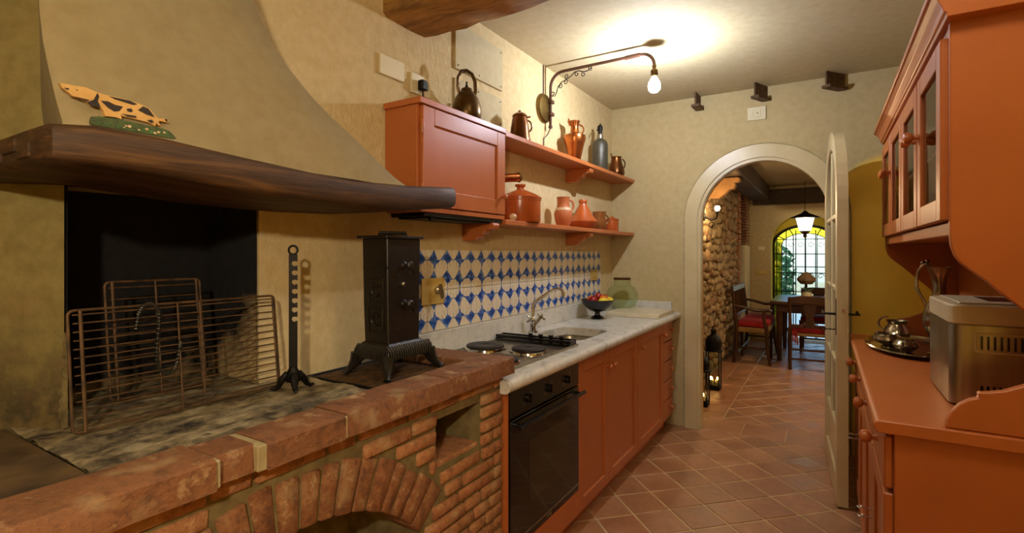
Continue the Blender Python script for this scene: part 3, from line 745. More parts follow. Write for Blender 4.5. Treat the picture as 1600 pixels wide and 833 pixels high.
# plates on the tiles
t = thing('socket_plate', 'yellowed wall plate with grey turn key on the blue tiles beside the stove', 'wall plate', (L+.011, 1.83, 1.195))
MB().box((-1.5605, 1.752, 1.14), (-1.553, 1.912, 1.262)).build('plate', 'yplate', t, bevel=.002)
g = MB().lathe([(.018, 0), (.018, .012), (.012, .018), (.012, .03), (1e-7, .031)], 16, (-1.553, 1.855, 1.205), axis=AX['x']).box((-1.535, 1.850, 1.165), (-1.525, 1.866, 1.235), rx(.3), (-1.53, 1.857, 1.205))
g.build('turn_key', 'steel', t, smooth=True)
tag(MB().box((-1.5605, 3.70, 1.165), (-1.5535, 3.83, 1.245)).box((-1.5535, 3.735, 1.185), (-1.551, 3.795, 1.225)).build('socket_plate', 'yplate', bevel=.002), 'small yellowed socket plate on the blue tiles behind the fruit bowl', 'wall plate')

# upper cabinet
XU = -1.37
t = thing('wall_cabinet', 'red ochre wall cabinet with one panelled door beside the open shelves', 'cabinet', (-1.47, 1.85, 1.56))
MB().box((-1.568, 1.54, 1.565), (XU-.022, 2.166, 1.975)).build('body', 'paint', t, bevel=.001)
MB().box((-1.568, 1.53, 1.975), (XU+.006, 2.168, 2.0)).build('top_board', 'paint', t, bevel=.002)
MB().box((-1.568, 1.545, 1.545), (XU-.005, 2.166, 1.565)).build('bottom_board', 'paint', t, bevel=.002)
d = door(t, XU, 1.553, 2.164, 1.569, 1.972, fr=.07)
sub(knob(t, (XU, 2.13, 1.655), mat='paint', s=.95), d)
for z in (1.63, 1.885):
    sub(MB().lathe([(1e-7, -.03), (.005, -.027), (.006, -.02), (.0065, .02), (.005, .027), (1e-7, .03)], 10, (XU+.001, 1.547, z)).build('hinge', 'paint', t, smooth=True), d)
def bracket(parent, y, zt, w=.055):
    p = [(-1.568, 0), (-1.385, 0), (-1.378, -.014), (-1.385, -.03), (-1.405, -.036), (-1.425, -.031), (-1.43, -.046), (-1.447, -.06), (-1.468, -.056), (-1.474, -.072), (-1.49, -.086), (-1.51, -.088), (-1.568, -.088)]
    return MB().prism([(x, zt+z) for x, z in p], 1, y, y+w).build('bracket', 'paint', parent, bevel=.002)
bracket(t, 2.07, 1.528)
# extractor below the cabinet
t = thing('extractor_hood', 'thin black slide-out extractor hood under the wall cabinet', 'extractor', (-1.46, 1.85, 1.52))
MB().box((-1.565, 1.57, 1.528), (XU-.01, 2.15, 1.5445)).build('body', 'black', t, bevel=.002)
MB().box((-1.55, 1.60, 1.522), (XU-.03, 2.10, 1.528)).build('filter', 'iron', t)
for y in (1.62, 2.08): MB().box((-1.40, y, 1.512), (-1.388, y+.012, 1.528)).build('catch', 'black', t)
# shelves
for nm, zt, lab in (('wall_shelf', 1.99, 'red ochre upper wall shelf carrying copper jugs and a siphon'), ('wall_shelf', 1.547, 'red ochre lower wall shelf carrying terracotta pots')):
    t = thing(nm, lab, 'shelf', (-1.47, 3.17, zt-.026))
    MB().box((-1.568, 2.169, zt-.026), (XU, 4.178, zt)).build('board', 'paint', t, bevel=.003)
    bracket(t, 3.27, zt-.027)
# ================================================================= sideboard and hutch on the right
SB = thing('sideboard', 'red ochre painted sideboard with drawers and doors at the right wall', 'sideboard', (.36, 2.6, 0))
ST = .92; FX = .135
MB().box((FX+.022, 1.745, .08), (.592, 3.48, .885)).build('body', 'paint', SB, bevel=.003)
MB().box((FX+.05, 1.76, 0), (.58, 3.46, .08)).build('plinth', 'paint', SB)
prof = [(.595, .885), (.135, .885)]+[(.125-.016*math.sin(PI*i/8), .9025-.0175*math.cos(PI*i/8)) for i in range(0, 9)]+[(.135, ST), (.595, ST)]
MB().prism(prof, 1, 1.725, 3.50).build('top', 'paint', SB, smooth=True, bevel=.003)
KPB = [(.011, 0), (.009, .008), (.008, .014), (.017, .021), (.021, .032), (.018, .043), (.009, .048), (1e-7, .049)]
def bknob(parent, pos, s=1): return MB().lathe([(r*s, z*s) for r, z in KPB], 16, pos, axis=AX['-x']).build('knob', 'paint', parent, smooth=True)
ye = [1.75, 2.18, 2.615, 3.05, 3.475]
for i in range(4):
    y0, y1 = ye[i]+.006, ye[i+1]-.006
    d = MB().box((FX, y0, .725), (FX+.022, y1, .872)).build('drawer', 'paint', SB, bevel=.005); sub(bknob(SB, (FX, (y0+y1)/2, .80)), d)
    d = door(SB, FX, y0, y1, .10, .712, -1, .07, .022)
    ky = y1-.03 if i % 2 == 0 else y0+.03
    kk = MB().tube([(FX, ky, .47), (FX-.035, ky, .47)], .0025, 6).tube([(FX-.035-.009*math.cos(a)+.0, ky+.009*math.sin(a), .47) for a in [2*PI*q/10 for q in range(10)]], .002, 6, closed=True)
    sub(kk.build('key', 'chrome', SB, smooth=True), d)
# hutch standing on the sideboard
HU = thing('glazed_hutch', 'red ochre hutch with four glazed doors standing on the sideboard', 'hutch', (.43, 2.6, ST))
HX = .278
pf = [(.274, 2.0), (.274, 1.44), (.276, 1.40), (.284, 1.372), (.296, 1.353), (.318, 1.332), (.344, 1.309), (.38, 1.272), (.415, 1.238), (.45, 1.205), (.472, 1.18), (.486, 1.15), (.487, 1.12), (.476, 1.09), (.452, 1.068), (.415, 1.05), (.38, 1.032), (.348, 1.024), (.331, 1.022), (.331, 1.008), (.315, 1.002), (.294, .986), (.277, .962), (.267, .94), (.264, ST+.001), (.59, ST+.001), (.59, 2.0)]
for y in (1.74, 3.465): MB().prism(pf, 1, y, y+.024).build('side_panel', 'paint', HU, bevel=.0025)
MB().box((.578, 1.764, ST+.001), (.594, 3.465, 1.99)).build('back_board', 'paint', HU)
MB().box((HX+.01, 1.764, 1.43), (.578, 3.465, 1.45)).build('bottom_board', 'paint', HU)
MB().box((HX+.02, 1.764, 1.69), (.578, 3.465, 1.705)).build('shelf', 'paint', HU)
MB().box((HX, 1.764, 1.425), (HX+.02, 3.465, 1.462)).build('bottom_rail', 'paint', HU, bevel=.003)
MB().box((HX, 1.764, 1.955), (HX+.02, 3.465, 2.0)).build('top_rail', 'paint', HU, bevel=.002)
cr = [(.59, 1.985), (.262, 1.985), (.262, 1.995), (.255, 2.0), (.252, 2.012), (.244, 2.03), (.232, 2.042), (.225, 2.045), (.225, 2.06), (.59, 2.06)]
MB().prism(cr, 1, 1.70, 3.53).build('cornice', 'paint', HU, bevel=.0015)
for i in range(4):
    y0, y1 = ye[i]+.016+(0 if i else .002), ye[i+1]+(-.004 if i < 3 else -.014)
    d = door(HU, HX-.02, y0, y1, 1.466, 1.952, -1, .062, .02, panel=False)
    sub(MB().box((HX-.012, y0+.058, 1.524), (HX-.009, y1-.058, 1.894)).build('pane', 'glass', HU), d)
    ky = y1-.032 if i % 2 == 0 else y0+.032
    sub(bknob(HU, (HX-.02, ky, 1.762), .9), d)

# bread machine
t = thing('bread_machine', 'steel bread machine with white lid and side vents on the sideboard', 'appliance', (.44, 2.2, ST))
body = [(x, y) for x, y in rrect(.315, .57, 2.0, 2.38, .03)]
MB().prism(body, 2, ST+.008, 1.165).build('body', 'steel', t, smooth=True, bevel=0)
MB().prism(rrect(.313, .572, 1.998, 2.382, .032), 2, 1.166, 1.225).build('lid', 'white_lid', t, smooth=True, bevel=.006)
MB().box((.34, 2.03, 1.2255), (.56, 2.35, 1.231)).build('lid_window', 'white_lid', t, bevel=.004)
MB().box((.42, 2.10, 1.2315), (.53, 2.28, 1.233)).build('lid_print', 'black', t)
def loop_yp(x0, x1, z0, z1, r, y): return [(x, y, z) for x, z in rrect(x0, x1, z0, z1, r, 4)]
vp = MB().tube(loop_yp(.372, .562, 1.088, 1.142, .008, 1.999), .0025, 6, closed=True).build('vent_frame', 'white_lid', t, smooth=True)
for i in range(12): sub(MB().box((.384+i*.0145, 1.997, 1.096), (.389+i*.0145, 2.001, 1.135)).build('vent_slot', 'black', t), vp)
for i in range(9): MB().box((.384+i*.0135, 1.997, .952), (.390+i*.0135, 2.001, .99)).build('vent_slot', 'black', t)
for x, y in ((.34, 2.03), (.545, 2.03), (.34, 2.35), (.545, 2.35)): MB().lathe([(.012, ST), (.012, ST+.009)], 10, (x, y, 0)).build('foot', 'black', t)
MB().tube([(.545, 1.995, .97), (.53, 1.985, 1.0), (.50, 1.978, 1.02), (.475, 1.98, 1.00), (.478, 1.985, .975), (.51, 1.985, .952)], .005, 8).build('power_cord', 'white_lid', t, smooth=True)

# silver on the tray
TC = (.345, 3.08)
tag(MB().lathe([(.70, .008), (.72, .006), (.9, .006), (1.0, .024), (1.02, .026), (1.0, .030), (.9, .011), (.7, .011), (1e-7, .011)], 40, (TC[0], TC[1], ST+.0005-.006), .183, .335).build('serving_tray', 'silver', smooth=True), 'oval tarnished silver tray under the tea set on the sideboard', 'tray')
def lathe_thing(name, label, cat, loc, prof, mat, seg=28, group=None, **k):
    t = thing(name, label, cat, loc, group=group)
    MB().lathe([(r, z+loc[2]) for r, z in prof], seg, (loc[0], loc[1], 0), **k).build('body', mat, t, smooth=True); return t
def strap(t, pts, r, mat, name='handle', seg=8, flat=None): return MB().tube(pts, r, seg, flat=flat).build(name, mat, t, smooth=True)
TZ = ST+.0085
def hnd(t, c, d, r0, z0, z1, out, mat, r=.005, name='handle', n=9):
    # ear-shaped handle on the side d (unit vector) of a body of radius r0
    pts = []
    for i in range(n+1):
        a = PI*i/n
        pts.append((c[0]+d[0]*(r0+out*math.sin(a)), c[1]+d[1]*(r0+out*math.sin(a)), z1+(z0-z1)*(1-math.cos(a))/2))
    return strap(t, pts, r, mat, name)
t = lathe_thing('sugar_bowl', 'squat two-handled silver sugar bowl on the tray', 'bowl', (.25, 3.02, TZ), [(.03, 0), (.032, .006), (.022, .012), (.05, .026), (.064, .04), (.06, .052), (.045, .058), (.042, .062), (.046, .068), (.04, .06), (.0, .056)][:-1]+[(1e-7, .056)], 'silver')
hnd(t, (.25, 3.02), (-.5, .866), .058, TZ+.03, TZ+.066, .035, 'silver', .004); hnd(t, (.25, 3.02), (.5, -.866), .058, TZ+.03, TZ+.066, .035, 'silver', .004)
t = lathe_thing('creamer', 'small silver cream jug on the tray behind the sugar bowl', 'jug', (.30, 3.20, TZ), [(.035, 0), (.038, .006), (.028, .014), (.05, .035), (.058, .052), (.05, .075), (.038, .09), (.037, .10), (.048, .112), (.044, .108), (.034, .09), (1e-7, .085)], 'silver')
hnd(t, (.30, 3.20), (-.75, .66), .045, TZ+.05, TZ+.125, .05, 'silver', .005)
t = lathe_thing('milk_jug', 'low round silver pot at the edge of the tray beside the bread machine', 'pot', (.30, 2.87, TZ), [(.03, 0), (.03, .005), (.02, .01), (.042, .025), (.05, .04), (.04, .058), (.03, .064), (.034, .07), (1e-7, .066)], 'silver')
hnd(t, (.30, 2.87), (-.3, -.95), .046, TZ+.02, TZ+.055, .03, 'silver', .004)
t = lathe_thing('silver_ewer', 'tall slender silver ewer with scrolled handle and flared lip on the tray', 'ewer', (.42, 2.885, TZ+.002), [(.042, 0), (.044, .008), (.02, .02), (.014, .04), (.035, .075), (.058, .13), (.062, .17), (.048, .215), (.03, .25), (.024, .28), (.024, .31), (.03, .345), (.042, .375), (.05, .388), (.047, .388), (.03, .35), (.02, .31), (1e-7, .30)], 'silver')
hp = [(-.05, .19), (-.075, .205), (-.09, .235), (-.115, .262), (-.135, .295), (-.138, .335), (-.125, .372), (-.10, .395), (-.075, .402), (-.05, .392), (-.036, .378)]
strap(t, [(.42+u*.55, 2.885-u*.29, TZ+z) for u, z in hp], .0065, 'silver')
for u, z in ((-.10, .405), (-.072, .415), (-.052, .205)): MB().ball((.42+u*.55, 2.885-u*.29, TZ+z), .009, 10).build('bead', 'silver', t, smooth=True)

# ================================================================= arched door leaf
D = thing('door_1', 'cream painted arched glazed door standing open into the kitchen', 'door', (.014, 4.16, 0)); D['kind'] = 'structure'; del D['_o']
D.rotation_euler = (0, 0, math.atan2(-.88, .058))
DW, DR, DZ, T = .89, .445, 1.668, .052
def ring(r0, r1, z0, y0, y1, mb, n=20, base=True):
    o = [(DR-r1*math.cos(PI*i/n), DZ+r1*math.sin(PI*i/n)) for i in range(n+1)]; i_ = [(DR-r0*math.cos(PI*i/n), DZ+r0*math.sin(PI*i/n)) for i in range(n+1)]
    o = [(DR-r1, z0)]+o+[(DR+r1, z0)]; i_ = [(DR-r0, z0)]+i_+[(DR+r0, z0)]
    for k in range(len(o)-1):
        vs = [(o[k][0], y0, o[k][1]), (o[k+1][0], y0, o[k+1][1]), (i_[k+1][0], y0, i_[k+1][1]), (i_[k][0], y0, i_[k][1])]; vs += [(a, y1, c) for a, b, c in vs]
        mb.add(vs, [(0, 1, 2, 3), (0, 1, 5, 4), (3, 2, 6, 7), (4, 5, 6, 7)])
    for q in (0, -1): mb.add([(o[q][0], y0, z0), (i_[q][0], y0, z0), (i_[q][0], y1, z0), (o[q][0], y1, z0)], [(0, 1, 2, 3)])
    return mb
ring(.345, .445, .012, -T/2, T/2, MB()).build('frame', 'cream', D, smooth=True)
MB().box((.10, -T/2, .012), (.79, T/2, .15)).build('bottom_rail', 'cream', D, bevel=.002)
MB().box((.10, -.012, .15), (.79, .012, .40)).build('bottom_panel', 'cream', D)
MB().box((.425, -T/2+.004, .40), (.465, T/2-.004, 1.995)).build('muntin', 'cream', D, bevel=.008)
for z in (.38, .745, 1.155, 1.57): MB().box((.09, -T/2+.004, z), (.80, T/2-.004, z+.036)).build('muntin', 'cream', D, bevel=.008)
ring(.335, .35, .40, -T/2+.004, T/2-.004, MB()).build('bead', 'cream', D, smooth=True)
zz = [.416, .745, 1.155, 1.57]
for i in range(3):
    for x0, x1 in ((.10, .425), (.465, .79)): MB().box((x0, -.002, zz[i]), (x1, .002, zz[i+1])).build('pane', 'ripple', D)
for sgn in (-1, 1):
    pts = [(DR+sgn*.02, 1.606), (DR+sgn*.345, 1.606)]+[(DR+sgn*.345*math.cos(a), DZ+.345*math.sin(a)) for a in [PI/2*i/10*.96 for i in range(11)]]
    MB().prism(pts, 1, -.002, .002).build('pane', 'ripple', D)
MB().prism([(x+.0, z) for x, z in rrect(-.012, .012, .93, 1.13, .01)], 0, .8895, .8915).build('lock_plate', 'cream', D)
MB().box((.8905, -.006, 1.06), (.898, .006, 1.078)).build('latch', 'chrome', D, bevel=.002)
for s_ in (-1, 1):
    pl = MB().box((.825, s_*T/2-.002, .93), (.855, s_*T/2+.002, 1.13)).build('handle_plate', 'iron', D, bevel=.001)
    MB().tube([(.84, s_*T/2, 1.045), (.84, s_*(T/2+.045), 1.045), (.83, s_*(T/2+.055), 1.045), (.78, s_*(T/2+.055), 1.04), (.73, s_*(T/2+.055), 1.048)], [.007, .006, .006, .007, .008], 8).build('handle', 'iron', D, smooth=True)
MB().tube([(.84, -T/2, .96), (.84, -T/2-.05, .96)], .003, 6).tube([(.84, -T/2-.062+.012*math.cos(a), .96+.012*math.sin(a)) for a in [2*PI*q/12 for q in range(12)]], .0025, 6, closed=True).build('key', 'iron', D, smooth=True)
for z in (.3, 1.0, 1.6): MB().tube([(0, T/2+.004, z-.05), (0, T/2+.004, z+.05)], .008, 8).build('hinge', 'iron', D, smooth=True)
# ================================================================= dining room seen through the arch
YB = 9.0
struct(MB().box((-1.9, 4.4, 2.42), (2.2, 9.7, 2.55)).build('ceiling_dining', 'ceil'))
struct(MB().box((2.0, 4.4, 0), (2.2, 9.7, 2.42)).build('wall_dining_right', 'dining_plaster'))
ws = struct(MB().box((-1.5, 4.401, 0), (-1.135, 8.1, 2.419)).build('wall_dining_left', 'mortar'))
struct(MB().box((-1.9, 8.1, 0), (-1.55, 9.0, 2.419)).build('wall_dining_recess', 'dining_plaster'))
struct(MB().box((.62, 4.401, 0), (2.0, 4.43, 2.419)).build('wall_dining_front', 'dining_plaster'))
stones = []
for k in range(7):
    bm = bmesh.new(); bmesh.ops.create_icosphere(bm, subdivisions=2, radius=1)
    for v in bm.verts:
        c = v.co; v.co = Vector([math.copysign(abs(q)**.75, q) for q in c])*random.uniform(.74, 1.12)
    for f in bm.faces: f.smooth = True
    me = bpy.data.meshes.new('stone'); bm.to_mesh(me); bm.free(); me.materials.append(M['stone']); stones.append(me)
z = .06; row = 0
while z < 2.36:
    hgt = random.uniform(.052, .088); y = 5.5+random.uniform(0, .12)
    while y < 8.02:
        ln = random.uniform(.06, .13)
        piece('stone', random.choice(stones), ws, (-1.13+random.uniform(-.012, .012), y+ln, z+hgt*.6+random.uniform(-.022, .022)), (random.uniform(-.35, .35), random.uniform(-.15, .15), random.uniform(-.15, .15)), (random.uniform(.03, .05), ln*random.uniform(.78, .95), hgt*random.uniform(.62, .85)))
        y += 2*ln*.97
    z += hgt*1.36; row += 1
for k in range(30):
    MB().box((-1.2, 8.04-(.07 if k % 2 else 0), .02+k*.078), (-1.07, 8.14, .085+k*.078)).build('brick', 'brick', ws, bevel=.005)
struct(MB().box((-1.2, 8.5, 0), (-1.03, 8.85, 1.5)).build('trim_3', 'cream', bevel=.03))
for i in range(20): MB().box((-1.19, 8.52, 1.505+i*.044), (-1.045, 8.84, 1.54+i*.044)).build('brick', 'voussoir', bpy.data.objects['trim_3'], bevel=.004)
NX = -.294
arch_wall('wall_dining_back', 'dining_plaster', -1.9, 2.0, 2.419, NX, .456, 1.51, YB, YB+.4, mat2='reveal')
# beams
b1 = struct(tag(MB().box((-1.02, 4.405, 2.2), (-.76, 8.86, 2.418)).build('trim_4', 'dark_beam', bevel=.015), 'dark timber beam running along the rubble stone wall of the dining room'))
b2 = struct(tag(MB().box((-1.0, 8.87, 2.13), (2.0, 8.995, 2.36)).build('trim_5', 'dark_beam', bevel=.012), 'dark timber beam along the back wall above the arched window'))
cb = [(-1.13, 2.19), (-.80, 2.19), (-.785, 2.165), (-.80, 2.14), (-.84, 2.13), (-.83, 2.10), (-.85, 2.07), (-.89, 2.065), (-.91, 2.04), (-.96, 2.0), (-1.0, 1.97), (-1.13, 1.97)]
tag(MB().prism(cb, 1, 5.9, 6.02).build('corbel', 'corbel', bevel=.008), 'ochre scrolled corbel under the beam above the wall lamp', 'corbel')

# arched window: lead bars, amber border panes, clear panes
YW = YB+.34
WN = thing('window_1', 'arched leaded window with amber border panes at the end of the dining room', 'window', (NX, YW, 0)); WN['kind'] = 'structure'
Rw = .44
def ztop(x, r=0.0):
    u = min(1, abs(x-NX)/(Rw-r)); return 1.50+(.30-r)*math.sqrt(max(0, 1-u**2.6))
fr = MB(); n = 22
o_ = [(NX-Rw+2*Rw*i/n) for i in range(n+1)]
def curve(r, m=22): return [(NX-(Rw-r)*math.cos(PI*i/m), 1.50+(.30-r)*math.sin(PI*i/m)) for i in range(m+1)]
def outline(r): return [(NX-(Rw-r), .04)]+curve(r)+[(NX+(Rw-r), .04)]
def strip2(mb, A, B, y0, y1):
    for k in range(len(A)-1):
        vs = [(A[k][0], y0, A[k][1]), (A[k+1][0], y0, A[k+1][1]), (B[k+1][0], y0, B[k+1][1]), (B[k][0], y0, B[k][1])]; vs += [(a, y1, c) for a, b, c in vs]
        mb.add(vs, [(0, 1, 2, 3), (0, 1, 5, 4), (3, 2, 6, 7), (4, 5, 6, 7)])
strip2(fr, outline(-.03), outline(.012), YW-.025, YW+.025); strip2(fr, outline(.105), outline(.118), YW-.012, YW+.012)
zr = [.04, .42, .76, 1.06, 1.36]
for z in zr[1:]: fr.box((NX-Rw, YW-.01, z-.007), (NX+Rw, YW+.01, z+.007))
xi = [NX-Rw+.112+(2*Rw-.224)*i/4 for i in range(5)]
for x in xi[1:4]: fr.box((x-.007, YW-.01, .04), (x+.007, YW+.01, 1.50+.19*math.sqrt(1-((x-NX)/(Rw-.11))**2)))
for i in range(1, 6):
    a = PI*i/6; fr.tube([(NX-(Rw-.11)*math.cos(a), YW, 1.5+.19*math.sin(a)), (NX-(Rw)*math.cos(a), YW, 1.5+.30*math.sin(a))], .008, 6)
fr.build('lead_frame', 'iron', WN)
nf = MB(); A_ = [(NX-.458*math.cos(PI*i/22), 1.51+.458*math.sin(PI*i/22)) for i in range(23)]; B_ = [(NX-.46*math.cos(PI*i/22), 1.50+.325*math.sin(PI*i/22)) for i in range(23)]
strip2(nf, A_, B_, YW-.012, YW+.05); nf.build('plaster_head', 'reveal', WN, smooth=True)
for sgn in (-1, 1):
    for i in range(5):
        z0, z1 = zr[i]+.007, (zr[i+1]-.007 if i < 4 else 1.5)
        xa, xb = sorted((NX+sgn*(Rw-.012), NX+sgn*(Rw-.105))); MB().box((xa, YW-.002, z0), (xb, YW+.002, z1)).build('amber_pane', 'amber', WN)
for i in range(6):
    m = 4; A = [(NX-(Rw-.012)*math.cos(PI*(i+q/m)/6), 1.5+.288*math.sin(PI*(i+q/m)/6)) for q in range(m+1)]; B = [(NX-(Rw-.105)*math.cos(PI*(i+q/m)/6), 1.5+.195*math.sin(PI*(i+q/m)/6)) for q in range(m+1)]
    q_ = MB(); strip2(q_, A, B, YW-.002, YW+.002); q_.build('amber_pane', 'amber', WN)
for j in range(4):
    for i in range(4): MB().box((xi[j]+.007, YW-.002, zr[i]+.007), (xi[j+1]-.007, YW+.002, zr[i+1]-.007)).build('pane', 'pane', WN)
    pts = [(xi[j]+.007, 1.367), (xi[j+1]-.007, 1.367)]+[(x, 1.5+.183*math.sqrt(max(0, 1-((x-NX)/(Rw-.118))**2))) for x in [xi[j+1]-.007-(xi[j+1]-xi[j]-.014)*q/5 for q in range(6)]]
    MB().prism(pts, 1, YW-.002, YW+.002).build('pane', 'pane', WN)
# iron grille outside
g = thing('window_grille', 'wrought iron grille with curled bars outside the arched window', 'grille', (NX, YW+.25, 0))
for i in range(7):
    x = NX-.42+.14*i; MB().tube([(x, YW+.25, 0), (x, YW+.25, 1.75)], .008, 6).build('bar', 'iron', g)
for z in (.5, 1.15, 1.6): MB().tube([(NX-.5, YW+.25, z), (NX+.5, YW+.25, z)], .007, 6).build('cross_bar', 'iron', g)
for i in range(6):
    x = NX-.35+.14*i
    for zc in (1.0, 1.5): MB().tube([(x+.05*math.cos(a)*(1-a/9), YW+.25, zc+.05*math.sin(a)*(1-a/9)) for a in [q*.6 for q in range(12)]], .005, 5).build('scroll', 'iron', g)
# outdoors
struct(MB().box((-8, 9.7, -.2), (8, 24, -.06)).build('ground_outside', 'board'))
struct(MB().box((-8, 17, -.06), (8, 17.3, .55)).build('wall_garden', 'board'))
sh = thing('garden_shrub', 'green leafy shrub outside the arched window', 'shrub', (-.95, 12.2, -.06))
lv = MB()
for i in range(900):
    a, b, r = random.uniform(0, 2*PI), random.uniform(-1, 1), random.uniform(.3, 1)**.5
    c = Vector((-.95+.4*r*math.cos(a)*math.sqrt(1-b*b), 12.2+.4*r*math.sin(a)*math.sqrt(1-b*b), .85+.85*r*b)); s = random.uniform(.05, .09)
    u = Vector((random.uniform(-1, 1), random.uniform(-1, 1), random.uniform(-1, 1))).normalized(); w = u.orthogonal().normalized()
    lv.add([c-u*s, c+w*s*.45, c+u*s, c-w*s*.45], [(0, 1, 2, 3)])
o = lv.build('foliage', 'leaf', sh); o['kind'] = 'stuff'
MB().tube([(-.95, 12.2, -.06), (-.94, 12.2, .5), (-.96, 12.22, 1.1)], [.04, .03, .015], 8).build('stem', 'darkwood', sh, smooth=True)

# wall lamp on the stones
t = thing('wall_lamp', 'small iron wall lamp with bare glowing bulb on the rubble stone wall', 'wall lamp', (-1.07, 5.5, 1.74))
lx, ly, lz = -.945, 5.5, 1.83
MB().lathe([(.045, 0), (.04, .012), (1e-7, .014)], 16, (-1.075, ly, lz-.08), axis=AX['x']).build('wall_plate', 'iron', t, smooth=True)
MB().tube([(-1.07, ly, lz-.08), (-1.0, ly, lz-.12), (-.95, ly, lz-.10), (lx, ly, lz-.05)], .008, 8).build('arm', 'iron', t, smooth=True)
MB().tube([(-1.0+.035*math.cos(a)*(1-a/10), ly, lz-.17+.035*math.sin(a)*(1-a/10)) for a in [q*.6 for q in range(13)]], .004, 6).build('scroll', 'iron', t, smooth=True)
MB().lathe([(.016, -.055), (.018, -.03), (.015, -.026), (1e-7, -.026)], 12, (lx, ly, lz)).build('socket', 'iron', t, smooth=True)
MB().ball((lx, ly, lz), .026, 12).build('bulb', 'sconce', t, smooth=True)
t = thing('fill_lamp', 'round opal fill lamp added over the unseen side of the dining room', 'lamp', (1.2, 6.4, 2.35))  # unseen lamp added only to brighten the dining room
MB().lathe([(.25, 2.418), (.25, 2.395)], 28, (1.2, 6.4, 0)).build('rim', 'brass', t, smooth=True)
MB().lathe([(.24, 2.394), (.2, 2.36), (.1, 2.34), (1e-7, 2.335)], 28, (1.2, 6.4, 0)).build('fill_glow', 'dining_fill', t, smooth=True)
# hanging lantern before the window
t = thing('hanging_lantern', 'glass hanging lantern with peaked metal cap before the arched window', 'lantern', (-.27, 8.55, 1.6))
hx, hy = -.27, 8.55
MB().tube([(hx, hy, 2.42), (hx, hy, 1.99)], .004, 6).build('chain', 'iron', t)
MB().lathe([(.19, 1.885), (.19, 1.893), (.05, 1.955), (.02, 1.985), (1e-7, 1.99)], 6, (hx, hy, 0)).build('cap', 'iron', t)
MB().lathe([(.12, 1.885), (.075, 1.70), (.07, 1.695)], 6, (hx, hy, 0)).build('glass_body', 'lantern_glass', t)
MB().ball((hx, hy, 1.80), .022, 10).build('bulb', 'lantern_glow', t, smooth=True)
MB().lathe([(.078, 1.695), (.05, 1.67), (.02, 1.64), (.03, 1.615), (1e-7, 1.59)], 6, (hx, hy, 0)).build('finial', 'brass', t)

# chairs, settee, table
def dining_chair(label, x, y, rot):
    t = thing('dining_chair', label, 'chair', (x, y, 0), rot, 'dining chairs', local=True)
    # local: back at y=0, faces +y
    for s_ in (-1, 1):
        MB().tube([(s_*.2, 0, 0), (s_*.2, .01, .25), (s_*.2, .005, .46), (s_*.205, -.03, .86)], [.017, .02, .021, .016], 8).build('leg', 'darkwood', t, smooth=True)
        MB().tube([(s_*.21, .42, 0), (s_*.21, .42, .44)], [.016, .022], 8).build('leg', 'darkwood', t, smooth=True)
        MB().tube([(s_*.205, .01, .18), (s_*.21, .42, .18)], .011, 6).build('stretcher', 'darkwood', t, smooth=True)
    for z in (.13, .24): MB().tube([(-.2, .005, z), (.2, .005, z)], .012, 6).build('stretcher', 'darkwood', t, smooth=True)
    MB().box((-.225, 0, .40), (.225, .44, .435)).build('seat', 'rush', t, bevel=.01)
    cu = MB().box((-.215, .02, .437), (.215, .43, .49)).build('cushion', 'red_cloth', t, bevel=.018, seg=2, smooth=True)
    for s_ in (-1, 1):
        for k in range(3): sub(MB().tube([(s_*.17+k*.015, 0, .46), (s_*.17+k*.02, -.02, .41), (s_*.17+k*.024, -.022, .34-k*.02)], .008, 5, flat=1.6).build('tie', 'red_cloth', t), cu)
    MB().prism([(-.225, .78), (.225, .78), (.225, .85), (.1, .875), (-.1, .875), (-.225, .85)], 1, -.035, -.01).build('top_rail', 'darkwood', t, bevel=.006)
    MB().prism([(-.06, .50), (.06, .50), (.05, .56), (.035, .62), (.06, .70), (.075, .79), (-.075, .79), (-.06, .70), (-.035, .62), (-.05, .56)], 1, -.02, -.005).build('back_splat', 'darkwood', t, bevel=.004)
    MB().box((-.2, -.012, .50), (.2, .008, .535)).build('lower_rail', 'darkwood', t, bevel=.004)
    return t
dining_chair('walnut dining chair with red tied cushion drawn up at the near side of the table', -.17, 6.88, .05)
dining_chair('walnut dining chair with red cushion beyond the table, its back to the window', -.1, 8.62, PI)
t = thing('settee', 'walnut settee with slatted back and two red seat cushions against the stone wall', 'settee', (-.82, 7.45, 0))
sy0, sy1, sxb, sxf = 6.95, 7.98, -1.02, -.62
for y in (sy0, sy1):
    MB().tube([(sxb+.02, y, 0), (sxb+.05, y, .22), (sxb+.055, y, .45), (sxb, y, .94)], [.02, .023, .024, .018], 8).build('leg', 'darkwood', t, smooth=True)
    MB().tube([(sxf+.03, y, 0), (sxf, y, .2), (sxf-.01, y, .45), (sxf-.04, y, .58), (sxf-.03, y, .66)], [.016, .02, .023, .018, .018], 8).build('leg', 'darkwood', t, smooth=True)
    MB().tube([(sxb+.02, y, .72), (sxb+.14, y, .70), (sxb+.28, y, .665), (sxf+.02, y, .675), (sxf+.05, y, .665)], [.016, .018, .02, .024, .016], 8, flat=1.3).build('arm', 'darkwood', t, smooth=True)
    MB().tube([(sxb+.05, y, .2), (sxf, y, .2)], .012, 6).build('stretcher', 'darkwood', t, smooth=True)
ym = (sy0+sy1)/2
for x in (sxf, sxb+.05): MB().tube([(x, ym, 0), (x, ym, .42)], [.016, .022], 8).build('leg', 'darkwood', t, smooth=True)
for x in (sxf-.02, sxb+.07): MB().tube([(x, sy0, .14), (x, sy1, .14)], .012, 6).build('stretcher', 'darkwood', t, smooth=True)
MB().box((sxb+.03, sy0-.01, .39), (sxf+.015, sy1+.01, .45)).build('seat', 'rush', t, bevel=.01)
